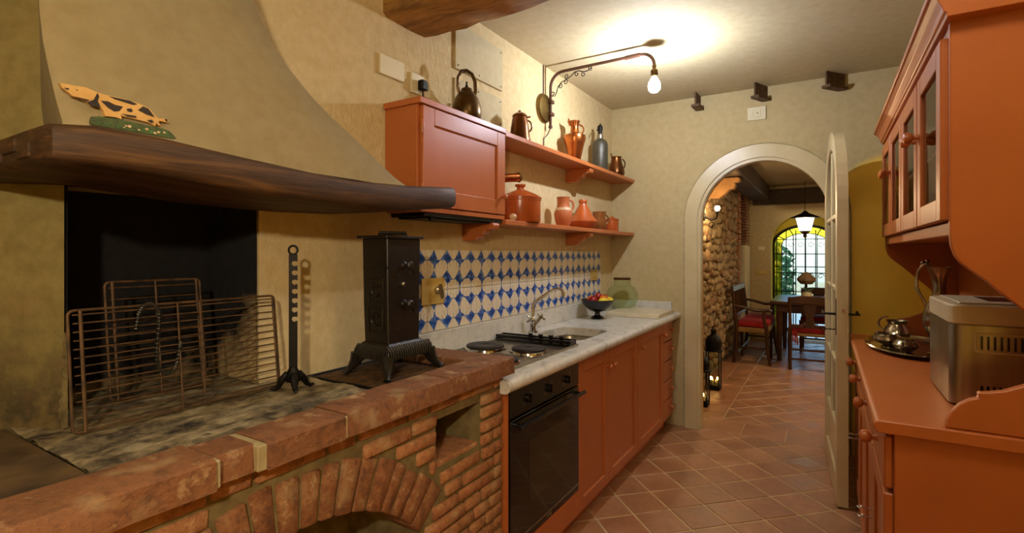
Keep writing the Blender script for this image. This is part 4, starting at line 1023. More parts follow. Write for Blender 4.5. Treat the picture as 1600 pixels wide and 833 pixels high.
for y0, y1 in ((sy0+.01, ym-.01), (ym+.01, sy1-.01)): MB().box((sxb+.06, y0, .452), (sxf+.01, y1, .525)).build('cushion', 'red_cloth', t, bevel=.025, seg=2, smooth=True)
MB().box((sxb-.012, sy0-.02, .885), (sxb+.018, sy1+.02, .955)).build('top_rail', 'darkwood', t, bevel=.006)
MB().box((sxb+.02, sy0, .56), (sxb+.045, sy1, .60)).build('lower_rail', 'darkwood', t, bevel=.005)
for i in range(1, 12):
    y = sy0+(sy1-sy0)*i/12; MB().tube([(sxb+.033, y, .59), (sxb+.02, y, .74), (sxb+.004, y, .89)], [.011, .014, .011], 6).build('spindle', 'darkwood', t, smooth=True)
t = thing('dining_table', 'dark polished wooden dining table before the arched window', 'table', (0, 7.95, 0))
MB().box((-.62, 7.27, .725), (.62, 8.50, .765)).build('tabletop', 'darkwood', t, bevel=.006)
MB().box((-.55, 7.34, .63), (.55, 8.43, .725)).build('apron', 'darkwood', t)
for x in (-.52, .52):
    for y in (7.38, 8.39): MB().tube([(x, y, 0), (x, y, .3), (x, y, .64)], [.025, .035, .04], 8).build('leg', 'darkwood', t, smooth=True)
t = thing('table_lamp', 'table lamp with brown faceted shade on the dining table', 'lamp', (-.24, 8.1, .765))
MB().lathe([(.06, .766), (.06, .775), (.02, .79), (.035, .83), (.015, .87), (.012, .96)], 16, (-.24, 8.1, 0)).build('base', 'iron', t, smooth=True)
MB().lathe([(.07, .95), (.115, 1.0), (.112, 1.03), (.045, 1.10), (.015, 1.115)], 8, (-.24, 8.1, 0)).build('shade', 'shade', t)
t = thing('flower_vase', 'pale vase with dark leaves on the dining table', 'vase', (-.22, 7.62, .765))
MB().lathe([(.04, .766), (.06, .79), (.065, .83), (.05, .87), (.055, .875), (1e-7, .86)], 16, (-.22, 7.62, 0)).build('body', 'cream', t, smooth=True)
lf = MB()
for i in range(26):
    a = i*2.4; r = .03+.05*random.random(); c = Vector((-.22+r*math.cos(a), 7.62+r*math.sin(a), .885+.04*random.random())); d = Vector((math.cos(a), math.sin(a), .5)).normalized()*.035; w = d.cross(Vector((0, 0, 1))).normalized()*.014
    lf.add([c-d, c+w, c+d, c-w], [(0, 1, 2, 3)])
lf.build('leaves', 'leaf', t)
def lantern(label, x, y, h, w):
    t = thing('candle_lantern', label, 'lantern', (x, y, 0))
    zb = .05; zt = h*.62
    MB().box((x-w, y-w, 0), (x+w, y+w, zb)).build('base', 'iron', t, bevel=.006)
    for a, b in ((-1, -1), (-1, 1), (1, -1), (1, 1)): MB().tube([(x+a*w*.9, y+b*w*.9, zb), (x+a*w*.9, y+b*w*.9, zt)], .006, 6).build('post', 'iron', t)
    for a, b, c, d in ((-.88, -.88, .88, -.86), (-.88, .86, .88, .88), (-.88, -.86, -.86, .86), (.86, -.86, .88, .86)): MB().box((x+a*w, y+b*w, zb), (x+c*w, y+d*w, zt)).build('pane', 'glass', t)
    MB().lathe([(w*1.3, zt), (w*1.3, zt+.012), (w*1.1, zt+.02), (w*1.2, zt+h*.14), (w*.9, zt+h*.23), (w*.4, zt+h*.27), (w*.4, zt+h*.33), (w*.5, zt+h*.34), (1e-7, zt+h*.375)], 16, (x, y, 0)).build('roof', 'iron', t, smooth=True)
    for k in range(4):
        cx, cy = x+random.uniform(-.5, .5)*w, y+random.uniform(-.5, .5)*w
        c = MB().lathe([(.018, zb), (.018, zb+.04), (1e-7, zb+.041)], 10, (cx, cy, 0)).build('candle', 'wick', t); sub(MB().ball((cx, cy, zb+.055), .008, 8, 1.6).build('flame', 'candle', t), c)
lantern('tall iron candle lantern on the floor against the stone wall', -.98, 5.5, .62, .068)
lantern('shorter iron candle lantern on the floor just behind the door jamb', -.97, 4.85, .5, .065)
tag(MB().box((-.93, YB-.012, 1.42), (-.84, YB-.001, 1.48)).box((-.91, YB-.014, 1.435), (-.87, YB-.012, 1.465)).build('wall_switch', 'white', bevel=.002), 'white switch plate on the back wall beside the window arch', 'switch')
tag(MB().box((-.95, YB-.012, 1.04), (-.80, YB-.001, 1.10)).build('wall_socket', 'yplate', bevel=.002), 'long beige socket strip on the back wall beside the window arch', 'socket')
# ================================================================= lamps
t = thing('wall_arm_lamp', 'brown pipe arm lamp with scrollwork and bare glowing bulb on the left wall', 'lamp', (-1.56, 2.97, 2.2))
py_ = 2.97; pxw = -1.532; za = 2.545; R_ = .09
path = [(pxw, py_, 2.205), (pxw, py_, za-R_)]+[(pxw+R_-R_*math.cos(a), py_, za-R_+R_*math.sin(a)) for a in [PI/2*i/7 for i in range(1, 8)]]+[(-.93, py_, za+.004)]
path += [(-.93+.075*math.sin(a), py_, za+.004-.075*(1-math.cos(a))) for a in [PI/2*i/6 for i in range(1, 7)]]+[(-.855+.03, py_, 2.455)][:0]
hx_ = -.855
MB().tube(path+[(hx_, py_, 2.46)], .0095, 10).build('pipe', 'pipe', t, smooth=True)
MB().tube([(-1.03, py_, za+.002), (-.94, py_, za+.004)], .0135, 10).build('collar', 'pipe', t, smooth=True)
for z in (2.28, 2.36): MB().box((-1.558, py_-.022, z-.012), (-1.512, py_+.022, z+.012)).build('clamp', 'pipe', t, bevel=.004)
MB().lathe([(1e-7, 0), (.012, .004), (.014, .016), (.01, .024), (1e-7, .026)], 12, (pxw, py_, 2.185)).build('end_cap', 'pipe', t, smooth=True)
MB().lathe([(.095, 0), (.094, .012), (.085, .022), (.05, .03), (1e-7, .032)], 32, (-1.568, 2.935, 2.316), axis=ry(PI/2)).build('wall_plate', 'brass', t, smooth=True)
MB().tube([(pxw, py_, 2.19), (-1.545, 2.955, 2.15), (-1.562, 2.935, 2.12), (-1.565, 2.935, 2.0)], .004, 6).build('cable', 'pipe', t, smooth=True)
MB().tube([(-1.565, 2.935, 2.41), (-1.565, 2.935, 2.598)], .004, 6).build('cable', 'pipe', t, smooth=True)
# scrollwork in the elbow
sw = MB()
def spiral(cx, cz, r, a0, turns, sgn): return [(cx+r*(1-.75*q/14)*math.cos(a0+sgn*turns*2*PI*q/14), py_, cz+r*(1-.75*q/14)*math.sin(a0+sgn*turns*2*PI*q/14)) for q in range(15)]
main = [(-1.515, 2.40), (-1.50, 2.395), (-1.487, 2.42), (-1.478, 2.45), (-1.455, 2.475), (-1.42, 2.488), (-1.385, 2.505), (-1.36, 2.525), (-1.335, 2.528), (-1.30, 2.515), (-1.27, 2.517), (-1.25, 2.532)]
sw.tube([(x, py_, z) for x, z in main], .0035, 6)
for cx, cz, a0, sg in ((-1.513, 2.412, -PI/2, -1), (-1.462, 2.452, PI/2, -1), (-1.425, 2.472, PI/2, -1), (-1.415, 2.508, -PI/2, -1), (-1.345, 2.51, PI/2, 1), (-1.30, 2.50, PI/2, 1), (-1.258, 2.53, -PI/2, 1)): sw.tube(spiral(cx, cz, .016, a0, 1.1, sg), .003, 6)
sw.build('scrollwork', 'iron', t, smooth=True)
MB().lathe([(1e-7, .03), (.010, .028), (.013, .018), (.010, .008), (.012, 0), (.02, -.005), (.021, -.035), (.017, -.042), (1e-7, -.042)], 18, (hx_, py_, 2.447)).build('socket', 'bronze', t, smooth=True)
MB().lathe([(.014, 2.404), (.018, 2.395), (.033, 2.37), (.037, 2.35), (.033, 2.328), (.02, 2.314), (1e-7, 2.31)], 16, (hx_, py_, 0)).build('bulb', 'envelope', t, smooth=True)
MB().ball((hx_, py_, 2.352), .013, 10, 1.3).build('filament', 'bulb', t, smooth=True)
# pendant behind the camera; unseen ceiling lamp added to fill this end
t = thing('pendant_lamp', 'pendant bulb with added half-round light-blocking shade hanging in the room behind the viewpoint', 'lamp', (.1, -.5, 1.7))
MB().tube([(.1, -.5, 2.6), (.1, -.5, 1.91)], .004, 6).build('cord', 'iron', t)
MB().lathe([(.022, 1.91), (.022, 1.87), (1e-7, 1.868)], 14, (.1, -.5, 0)).build('socket', 'bronze', t, smooth=True)
MB().ball((.1, -.5, 1.83), .035, 16).build('bulb', 'bulb_rear', t, smooth=True)
blocker = MB(); prs = []  # half shade added to keep the bulb's light off the sideboard
for i in range(19):
    a = math.radians(106-i*11); prs += [(.1+.13*math.cos(a), -.5+.13*math.sin(a), z) for z in (1.68, 1.95)]+[(.1+.127*math.cos(a), -.5+.127*math.sin(a), z) for z in (1.95, 1.68)]
blocker.add(prs, [(i*4+k, i*4+(k+1) % 4, (i+1)*4+(k+1) % 4, (i+1)*4+k) for i in range(18) for k in range(4)]+[(0, 1, 2, 3), (72, 73, 74, 75)])
blocker.build('shade', 'bronze', t, smooth=True)
MB().tube([(.1, -.5, 1.915), (.229, -.5, 1.93)], .004, 6).build('blocker_arm', 'iron', t)
t = thing('fill_lamp', 'round unseen fill lamp added on the near side of the timber beam', 'lamp', (.05, 1.0, 2.5))
MB().lathe([(.23, 2.598), (.23, 2.575)], 28, (.05, 1.0, 0)).build('rim', 'brass', t, smooth=True)
MB().lathe([(.22, 2.574), (.19, 2.545), (.1, 2.525), (1e-7, 2.52)], 28, (.05, 1.0, 0)).build('fill_glow', 'opal', t, smooth=True)

# ================================================================= wall plates, panel, iron stubs
tag(MB().box((L, 1.504, 2.118), (L+.012, 1.645, 2.20)).build('blank_plate', 'white', bevel=.002), 'blank ivory cover plate on the rough wall above the wall cabinet', 'wall plate')
t = thing('plug_socket', 'ivory double socket with black plug just above the wall cabinet', 'socket', (L, 1.75, 2.13))
MB().box((L, 1.69, 2.09), (L+.012, 1.815, 2.178)).build('plate', 'white', t, bevel=.002)
MB().box((L+.012, 1.725, 2.105), (L+.045, 1.76, 2.152)).build('plug', 'iron', t, bevel=.006)
MB().box((L+.012, 1.78, 2.118), (L+.014, 1.798, 2.158)).build('outlet', 'black', t)
MB().tube([(L+.03, 1.742, 2.108), (L+.032, 1.742, 2.07), (L+.03, 1.742, 2.0)], .003, 6).build('cord', 'iron', t)
t = thing('wall_hatch', 'large cream painted cover panel high on the left wall beside the beam', 'panel', (L, 2.22, 2.36))
MB().box((L, 2.0, 2.29), (L+.014, 2.43, 2.52)).build('board', 'ceil', t, bevel=.002)
for y, z in ((2.02, 2.31), (2.41, 2.31), (2.2, 2.31), (2.41, 2.5), (2.02, 2.5)): MB().ball((L+.0145, y, z), .004, 6).build('screw', 'iron', t)
t = thing('wall_hatch', 'smaller cream cover panel behind the bronze kettle', 'panel', (L, 2.2, 2.15))
MB().box((L, 2.0, 2.08), (L+.01, 2.43, 2.245)).build('board', 'ceil', t, bevel=.002)
for y, z in ((2.41, 2.1), (2.41, 2.225), (2.2, 2.225)): MB().ball((L+.0105, y, z), .004, 6).build('screw', 'iron', t)
t = thing('light_switch', 'white rocker switch plate on the end wall above the arch', 'switch', (-.443, YE, 2.41))
MB().box((-.505, YE-.012, 2.36), (-.38, YE, 2.46)).build('plate', 'white', t, bevel=.003)
MB().box((-.468, YE-.016, 2.38), (-.415, YE-.012, 2.44)).build('rocker', 'white', t, bevel=.002)
MB().box((-.44, YE-.018, 2.408), (-.432, YE-.016, 2.416)).build('pilot_light', 'lantern_glow' if False else 'brass', t)
for i, (xw, xf) in enumerate(((-.845, -.85), (-.375, -.44), (.10, -.005))):
    t = thing('iron_beam_stub', ('narrow rusty iron stub in the end wall near the corner with the left wall', 'rusty iron stub in the end wall directly above the light switch', 'broad rusty iron stub in the end wall above the door leaf')[i], 'iron stub', (xw, YE, 2.5))
    d = Vector((xf-xw, -.15, 0)); wv = Vector((.15, xf-xw, 0)).normalized()
    o = Vector((xw, YE, 2.5)); e = o+d
    vs = [o+wv*.006, o-wv*.006, e-wv*.006, e+wv*.006]
    zt = [2.597, 2.597, 2.60, 2.60]
    MB().add([(p.x, p.y, 2.508) for p in vs]+[(p.x, p.y, z) for p, z in zip(vs, zt)], [(0, 1, 2, 3), (4, 5, 6, 7), (0, 1, 5, 4), (1, 2, 6, 5), (2, 3, 7, 6), (3, 0, 4, 7)]).build('web', 'rust', t)
    vs = [o+wv*.03, o-wv*.03, e-wv*.03, e+wv*.03]
    MB().add([(p.x, p.y, 2.49) for p in vs]+[(p.x, p.y, 2.508) for p in vs], [(0, 1, 2, 3), (4, 5, 6, 7), (0, 1, 5, 4), (1, 2, 6, 5), (2, 3, 7, 6), (3, 0, 4, 7)]).build('flange', 'rust', t)

# ================================================================= upper shelf
def vessel(name, label, cat, x, y, z, prof, mat, seg=28, **k): return lathe_thing(name, label, cat, (x, y, z), prof, mat, seg, **k)
x0 = -1.462
t = vessel('kettle', 'dark bronze kettle with tall hoop handle on the wall cabinet', 'kettle', x0, 1.965, 2.0, [(.055, 0), (.066, .012), (.071, .04), (.069, .075), (.058, .11), (.042, .135), (.032, .142), (.03, .148), (.026, .16), (.012, .168), (1e-7, .17)], 'bronze')
MB().tube([(x0, 1.965, 2.168), (x0, 1.965, 2.195)], .004, 6).tube([(x0-.008, 1.965+.008, 2.186), (x0+.008, 1.965-.008, 2.186)], .004, 6).ball((x0, 1.965, 2.172), .008, 8).build('finial', 'iron', t, smooth=True)
kd = Vector((.5, -.5, 0)).normalized(); kd = Vector((.35, .94, 0)).normalized()
pts = [Vector((x0, 1.965, 2.13))+kd*u+Vector((0, 0, z)) for u, z in ((-.043, 0), (-.05, .03), (-.048, .075), (-.03, .108), (0, .118), (.03, .108), (.048, .075), (.05, .03), (.043, 0))]
strap(t, pts, .006, 'bronze', flat=1.6)
MB().tube([(x0-.04, 2.01, 2.07), (x0-.055, 2.028, 2.10), (x0-.06, 2.036, 2.125)], [.014, .010, .008], 10).build('spout', 'bronze', t, smooth=True)
t = vessel('copper_jug', 'conical copper coffee jug with lid on the upper shelf next to the cabinet', 'jug', x0, 2.46, 1.9905, [(.060, 0), (.061, .02), (.057, .03), (.052, .08), (.044, .13), (.04, .145), (.043, .15), (.041, .158), (.025, .17), (.008, .176), (.008, .184), (1e-7, .187)], 'copper_dark')
hnd(t, (x0, 2.46), (.55, .835), .046, 2.06, 2.125, .03, 'copper_dark', .005)
MB().tube([(x0+.02, 2.495, 2.14), (x0+.035, 2.518, 2.148)], .005, 6).build('hinge', 'copper_dark', t, smooth=True)
t = vessel('copper_ewer', 'tall bright copper ewer with narrow neck on the upper shelf', 'ewer', x0, 3.19, 1.9905, [(.036, 0), (.04, .01), (.052, .07), (.066, .13), (.077, .165), (.074, .185), (.05, .198), (.032, .204), (.027, .22), (.026, .25), (.033, .27), (.036, .285), (.033, .285), (.022, .25), (1e-7, .24)], 'copper')
hnd(t, (x0, 3.19), (.85, .53), .032, 2.185, 2.25, .03, 'copper', .0055)
MB().tube([(x0-.02, 3.175, 2.245), (x0-.03, 3.16, 2.27), (x0-.028, 3.155, 2.29)], [.012, .009, .004], 8).build('lip', 'copper', t, smooth=True)
t = vessel('soda_siphon', 'grey mesh-covered soda siphon bottle on the upper shelf', 'siphon', x0, 3.65, 1.9905, [(.055, 0), (.058, .006), (.058, .2), (.053, .225), (.036, .242), (.024, .25), (1e-7, .25)], 'siphon', ribs=24, amp=.03)
MB().lathe([(.022, 2.24), (.024, 2.25), (.022, 2.275), (1e-7, 2.276)], 16, (x0, 3.65, 0)).build('collar', 'steel', t, smooth=True)
MB().lathe([(.018, 2.275), (.015, 2.30), (.02, 2.31), (.02, 2.335), (.012, 2.345), (1e-7, 2.346)], 12, (x0, 3.65, 0)).tube([(x0, 3.65, 2.325), (x0+.01, 3.61, 2.32), (x0+.012, 3.58, 2.30), (x0+.012, 3.572, 2.285)], .006, 8).build('siphon_head', 'iron', t, smooth=True)
strap(t, [(x0, 3.66, 2.345), (x0+.01, 3.635, 2.35), (x0+.02, 3.60, 2.34)], .005, 'iron', 'lever')
t = vessel('copper_pitcher', 'small dark copper pitcher with bulging base at the end of the upper shelf', 'pitcher', x0, 4.0, 1.9905, [(.05, 0), (.064, .02), (.068, .045), (.06, .08), (.046, .12), (.04, .155), (.044, .17), (.04, .168), (.036, .15), (1e-7, .14)], 'copper_dark')
hnd(t, (x0, 4.0), (.9, .43), .045, 2.06, 2.14, .025, 'copper_dark', .005)
MB().tube([(x0-.02, 3.97, 2.15), (x0-.03, 3.955, 2.185)], [.007, .005], 8).build('thumb_piece', 'copper_dark', t, smooth=True)
# ================================================================= lower shelf
zl = 1.5475
t = vessel('lidded_pot', 'large lidded terracotta casserole on the lower shelf next to the cabinet', 'pot', -1.452, 2.45, zl, [(.108, 0), (.112, .008), (.112, .118), (.116, .122), (.116, .13), (1e-7, .13)], 'terra', 40)
ld = MB().lathe([(.118, .131), (.118, .137), (.09, .155), (.05, .172), (.022, .182), (.02, .195), (.03, .203), (.03, .212), (1e-7, .216)], 40, (-1.452, 2.45, zl)).build('lid', 'terra', t, smooth=True)
for z in (.02, .03, .04, .05, .06, .07, .08, .09): pass
t = thing('copper_canister', 'copper tube with brass end lying on the casserole lid', 'canister', (-1.46, 2.40, zl+.217))
cd = Vector((.35, .9, .12)).normalized(); ax = cd.to_track_quat('Z', 'Y').to_matrix()
c0 = Vector((-1.50, 2.335, zl+.236))
MB().lathe([(.022, 0), (.023, .01), (.024, .11), (1e-7, .111)], 20, c0, axis=ax).build('tube', 'copper', t, smooth=True)
MB().lathe([(.026, .108), (.028, .116), (.024, .124), (.01, .128), (1e-7, .129)], 20, c0, axis=ax).build('end_cap', 'brass', t, smooth=True)
tag(MB().lathe([(.012, 0), (.018, .008), (.02, .02), (.014, .032), (1e-7, .036)], 16, (-1.385, 2.262, zl)).build('salt_knob', 'bisque', smooth=True), 'tiny cream ceramic pot at the front of the lower shelf beside the cabinet door', 'pot')
t = vessel('terracotta_jug', 'terracotta jug with pale patterned band on the lower shelf', 'jug', -1.455, 3.0, zl, [(.038, 0), (.042, .006), (.056, .05), (.06, .085), (.052, .11), (.042, .125), (.039, .15), (.041, .185), (.044, .192), (.04, .19), (.034, .15), (1e-7, .14)], 'terra_mat')
MB().lathe([(.0545, .104), (.055, .107), (.046, .124), (.0445, .124)], 28, (-1.455, 3.0, zl)).build('slip_band', 'bisque', t, smooth=True)
hnd(t, (-1.455, 3.0), (.62, .78), .045, zl+.105, zl+.175, .03, 'terra_mat', .007)
t = vessel('tagine', 'conical orange terracotta tagine on the lower shelf', 'tagine', -1.462, 3.33, zl, [(.06, 0), (.065, .006), (.09, .02), (.103, .04), (.105, .044), (1e-7, .044)], 'terra', 36)
MB().lathe([(.1, .0445), (.102, .052), (.09, .066), (.06, .11), (.038, .15), (.026, .172), (.024, .18), (.03, .184), (.03, .198), (.026, .206), (1e-7, .207)], 36, (-1.462, 3.33, zl)).build('cone_lid', 'terra', t, smooth=True)
t = vessel('glazed_mug', 'brown glazed mug with wavy rim on the lower shelf beside the tagine', 'mug', -1.46, 3.63, zl, [(.04, 0), (.05, .02), (.053, .05), (.048, .075), (.044, .10), (.05, .14), (.047, .14), (.04, .10), (1e-7, .09)], 'brown_glaze', ribs=10, amp=.05)
hnd(t, (-1.46, 3.63), (.7, .71), .046, zl+.05, zl+.115, .03, 'brown_glaze', .006)
t = vessel('lidded_crock', 'small lidded terracotta crock at the end of the lower shelf', 'crock', -1.462, 3.90, zl, [(.05, 0), (.052, .006), (.052, .088), (.055, .092), (1e-7, .092)], 'terra')
MB().lathe([(.056, .0925), (.056, .098), (.03, .11), (.012, .115), (.012, .122), (1e-7, .124)], 28, (-1.462, 3.90, zl)).build('lid', 'terra', t, smooth=True)
# ================================================================= worktop
tag(MB().box((-1.42, 3.66, CT+.0005), (-1.025, 4.10, CT+.03)).build('cutting_board', 'board', bevel=.003), 'thick cream marble board lying on the worktop by the end wall', 'board')
t = vessel('glass_jar', 'ribbed round green glass jar with brown lid on the marble board', 'jar', -1.415, 4.005, CT+.0315, [(.07, 0), (.10, .02), (.118, .06), (.122, .10), (.112, .14), (.085, .168), (.066, .178), (.064, .2), (.066, .225)], 'jar_glass', 48, ribs=24, amp=.03)
MB().lathe([(.069, .226), (.071, .229), (.071, .238), (.066, .242), (1e-7, .242)], 28, (-1.415, 4.005, CT+.031)).build('lid', 'copper_dark', t, smooth=True)
bx, by = -1.41, 3.47
t = vessel('fruit_bowl', 'dark footed glass bowl of fruit on the worktop', 'bowl', bx, by, CT+.0005, [(.045, 0), (.048, .006), (.042, .014), (.022, .026), (.017, .04), (.02, .048), (.055, .06), (.09, .085), (.112, .115), (.122, .138), (.118, .138), (.106, .115), (.085, .09), (.05, .068), (1e-7, .064)], 'black', 36)
fr_ = [(-.02, -.035, .132, .036, (150, 14, 22), 'apple', 'dark red apple at the near side of the fruit bowl'), (.045, .01, .138, .034, (226, 120, 20), 'orange', 'orange in the middle of the fruit bowl'), (.03, .062, .142, .032, (152, 20, 30), 'apple', 'red apple at the jar side of the fruit bowl'), (-.055, .02, .132, .034, (232, 130, 30), 'orange', 'orange at the wall side of the fruit bowl'), (-.045, .055, .125, .03, (190, 60, 30), 'apple', 'reddish apple at the back of the fruit bowl'), (0, .02, .158, .03, (170, 40, 30), 'apple', 'red apple on top of the fruit heap')]
for i, (dx, dy, dz, r, c, nm, lab) in enumerate(fr_):
    M['fr%d' % i] = pm('fruit_skin', c, tuple(int(q*.8) for q in c), 12, .3)
    t = thing(nm, lab, 'fruit', (bx+dx, by+dy, CT+dz-r))
    MB().lathe([(1e-7, -r*.85)]+[(r*math.sin(a)*(1.02), -r*.92*math.cos(a)) for a in [PI*q/10 for q in range(1, 10)]]+[(1e-7, r*.78)], 18, (bx+dx, by+dy, CT+dz)).build('flesh', 'fr%d' % i, t, smooth=True)
    MB().tube([(bx+dx, by+dy, CT+dz+r*.75), (bx+dx+.003, by+dy, CT+dz+r*1.1)], .0015, 5).build('stem', 'darkwood', t)
M['lemon'] = pm('lemon_skin', (226, 200, 40), (210, 180, 30), 14, .35, bump=.2, bscale=120)
for i, (dx, dy, dz, an, lab) in enumerate(((.06, -.035, .128, .9, 'lemon at the near rim of the fruit bowl'), (.07, .045, .128, -.5, 'lemon at the front rim of the fruit bowl'))):
    ax = rz(an) @ ry(PI/2)
    tag(MB().lathe([(1e-7, -.046), (.008, -.042), (.02, -.032), (.028, -.012), (.029, .008), (.022, .028), (.01, .038), (1e-7, .044)], 18, (bx+dx, by+dy, CT+dz), axis=ax).build('lemon', 'lemon', smooth=True), lab, 'fruit')

# ================================================================= hearth things
HB = .9605
# grate over the ash pit
t = thing('hearth_grate', 'black iron bar grate lying over the ash pit under the stove', 'grate', (-1.32, 1.31, .945))
for a, b in (((-1.525, 1.131, .944), (-1.125, 1.142, HB-.002)), ((-1.525, 1.482, .944), (-1.125, 1.494, HB-.002)), ((-1.525, 1.131, .944), (-1.513, 1.494, HB-.002)), ((-1.137, 1.131, .944), (-1.125, 1.494, HB-.002))): MB().box(a, b).build('frame_bar', 'iron', t, bevel=.002)
for i in range(15): MB().box((-1.497+i*.0235, 1.142, .947), (-1.489+i*.0235, 1.482, HB-.004)).build('bar', 'rust', t)
# cast-iron stove
t = thing('iron_stove', 'tall narrow black cast-iron stove on splayed legs standing on the grate', 'stove', (-1.32, 1.335, HB))
bx0, bx1, by0, by1 = -1.38, -1.265, 1.258, 1.412; zb, zt = 1.068, 1.43
body = MB(); vs = []
for z, g in ((zb, .0), (1.2, .003), (zt, .006)): vs += [(bx0-g, by0-g, z), (bx1+g*0, by0-g, z), (bx1+g*0, by1+g, z), (bx0-g, by1+g, z)]
body.add(vs, [(0, 1, 2, 3), (8, 9, 10, 11)]+[(i*4+k, i*4+(k+1) % 4, (i+1)*4+(k+1) % 4, (i+1)*4+k) for i in range(2) for k in range(4)])
body.build('body', 'stove', t, bevel=.003)
tp = MB().box((bx0-.02, by0-.02, zt), (bx1+.012, by1+.012, zt+.009)).build('top_plate', 'stove', t, bevel=.002)
sub(MB().tube([(-1.35, 1.30, zt+.008), (-1.35, 1.30, zt+.02), (-1.29, 1.37, zt+.02), (-1.29, 1.37, zt+.008)], [.008, .007, .007, .008], 8).build('lifting_handle', 'stove', t, smooth=True), tp)
# skirt with flutes
def frustum(mb, r0, r1, z0, z1):
    vs = [(r0[0], r0[2], z0), (r0[1], r0[2], z0), (r0[1], r0[3], z0), (r0[0], r0[3], z0), (r1[0], r1[2], z1), (r1[1], r1[2], z1), (r1[1], r1[3], z1), (r1[0], r1[3], z1)]
    return mb.add(vs, [(0, 1, 2, 3), (4, 5, 6, 7), (0, 1, 5, 4), (1, 2, 6, 5), (2, 3, 7, 6), (3, 0, 4, 7)])
e0 = (bx0-.028, bx1+.028, by0-.028, by1+.045)
sk = frustum(frustum(MB(), e0, (bx0-.024, bx1+.024, by0-.024, by1+.04), 1.018, 1.048), (bx0-.02, bx1+.02, by0-.02, by1+.035), (bx0-.004, bx1+.004, by0-.004, by1+.005), 1.048, 1.07).build('skirt', 'stove', t, bevel=.002)
for i in range(19):
    y = e0[2]+.012+(e0[3]-e0[2]-.024)*i/18; fl_ = MB().tube([(e0[1]+.0, y, 1.018), (e0[1]-.001, y, 1.045), (bx1+.012, y, 1.062)], .0045, 6); sub(fl_.build('flute', 'stove', t, smooth=True), sk)
for i in range(13):
    x = e0[0]+.012+(e0[1]-e0[0]-.024)*i/12; fl_ = MB().tube([(x, e0[2], 1.018), (x, e0[2]+.001, 1.045), (x, by0-.012, 1.062)], .0045, 6); sub(fl_.build('flute', 'stove', t, smooth=True), sk)
for x, y, sx_, sy_ in ((e0[0], e0[2], -1, -1), (e0[1], e0[2], 1, -1), (e0[0], e0[3], -1, 1), (e0[1], e0[3], 1, 1)):
    MB().tube([(x-sx_*.012, y-sy_*.012, 1.03), (x-sx_*.006, y-sy_*.006, 1.0), (x+sx_*.004, y+sy_*.006, .98), (x+sx_*.014, y+sy_*.018, HB+.006), (x+sx_*.017, y+sy_*.022, HB+.0)], [.024, .02, .013, .011, .013], 8).build('leg', 'stove', t, smooth=True)
    for s2 in ((1, 0), (0, 1)):
        MB().tube([(x-sx_*.01, y-sy_*.01, 1.018), (x-sx_*(.01+.025*s2[0]), y-sy_*(.01+.025*s2[1]), 1.012), (x-sx_*(.01+.045*s2[0]), y-sy_*(.01+.045*s2[1]), 1.018)], [.012, .008, .003], 6).build('leg_bracket', 'stove', t, smooth=True)
# knobs and doors of the stove
for z, nm in ((1.335, 'upper'), (1.20, 'lower')):
    MB().lathe([(.016, 0), (.013, .005), (.006, .008), (.006, .02), (.014, .024), (.016, .03), (.01, .036), (1e-7, .037)], 14, (bx1+.0, 1.335, z), axis=AX['x']).tube([(bx1+.02, 1.335, z), (bx1+.024, 1.352, z-.012), (bx1+.022, 1.36, z-.03)], .005, 6).build('latch', 'stove', t, smooth=True)
MB().ball((bx1+.002, 1.325, 1.27), .008, 10).build('rivet', 'steel', t, smooth=True)
for z in (1.115, 1.145, 1.30): MB().ball((bx1+.001, 1.30, z), .004, 8).build('rivet', 'stove', t, smooth=True)
MB().box((bx0-.001, by0-.006, 1.325), (bx1, by0, 1.331)).build('band', 'stove', t)
for zc in (1.25, 1.15):
    MB().tube([(x, by0-.004, z) for x, z in rrect(-1.358, -1.288, zc-.042, zc+.042, .004, 2)], .0025, 6, closed=True).build('side_frame', 'stove', t, smooth=True)
    MB().tube([(-1.322+.02*math.cos(a), by0-.004, zc+.02*math.sin(a)) for a in [.7+q*.55 for q in range(10)]], .005, 6).build('side_medallion', 'stove', t, smooth=True)
# notched spit stand
sx, sy = -1.40, .99
t = thing('spit_stand', 'black iron spit stand with notched upright and ring on a clawed foot', 'spit stand', (sx, sy, .958))
wd = Vector((.55, .835, 0)).normalized()      # bar width direction
def bp(u, z, d=0): return Vector((sx, sy, 0))+wd*u+Vector((wd.y, -wd.x, 0))*d+Vector((0, 0, z))
pts = [(-.0125, 1.02), (.0125, 1.02), (.0125, 1.165)]
for i in range(7):
    z = 1.17+i*.0285; pts += [(.0125, z), (.002, z-.003), (-.004, z+.004), (-.002, z+.012), (.006, z+.013), (.0125, z+.011)]
pts += [(.0125, 1.375), (-.0125, 1.375)]
vs = [bp(u, z, .003) for u, z in pts]+[bp(u, z, -.003) for u, z in pts]; n_ = len(pts)
MB().add(vs, [tuple(range(n_)), tuple(range(2*n_-1, n_-1, -1))]+[(i, (i+1) % n_, n_+(i+1) % n_, n_+i) for i in range(n_)]).build('notched_bar', 'iron', t)
MB().tube([bp(.0125*math.cos(a), 1.388+.0135*math.sin(a)) for a in [2*PI*q/16 for q in range(16)]], .0035, 6, closed=True).build('ring', 'iron', t, smooth=True)
MB().lathe([(.022, .985), (.026, 1.0), (.018, 1.015), (.01, 1.03), (1e-7, 1.031)], 10, (sx, sy, 0)).build('hub', 'iron', t, smooth=True)
for a in (-.5, 1.3, 4.0):
    c_, s_ = math.cos(a), math.sin(a)
    MB().tube([(sx+r*c_, sy+r*s_, z) for r, z in ((.0, 1.0), (.02, 1.003), (.034, .987), (.042, .971), (.054, .964), (.064, .967))], [.014, .013, .011, .008, .006, .004], 8).build('claw_leg', 'iron', t, smooth=True)
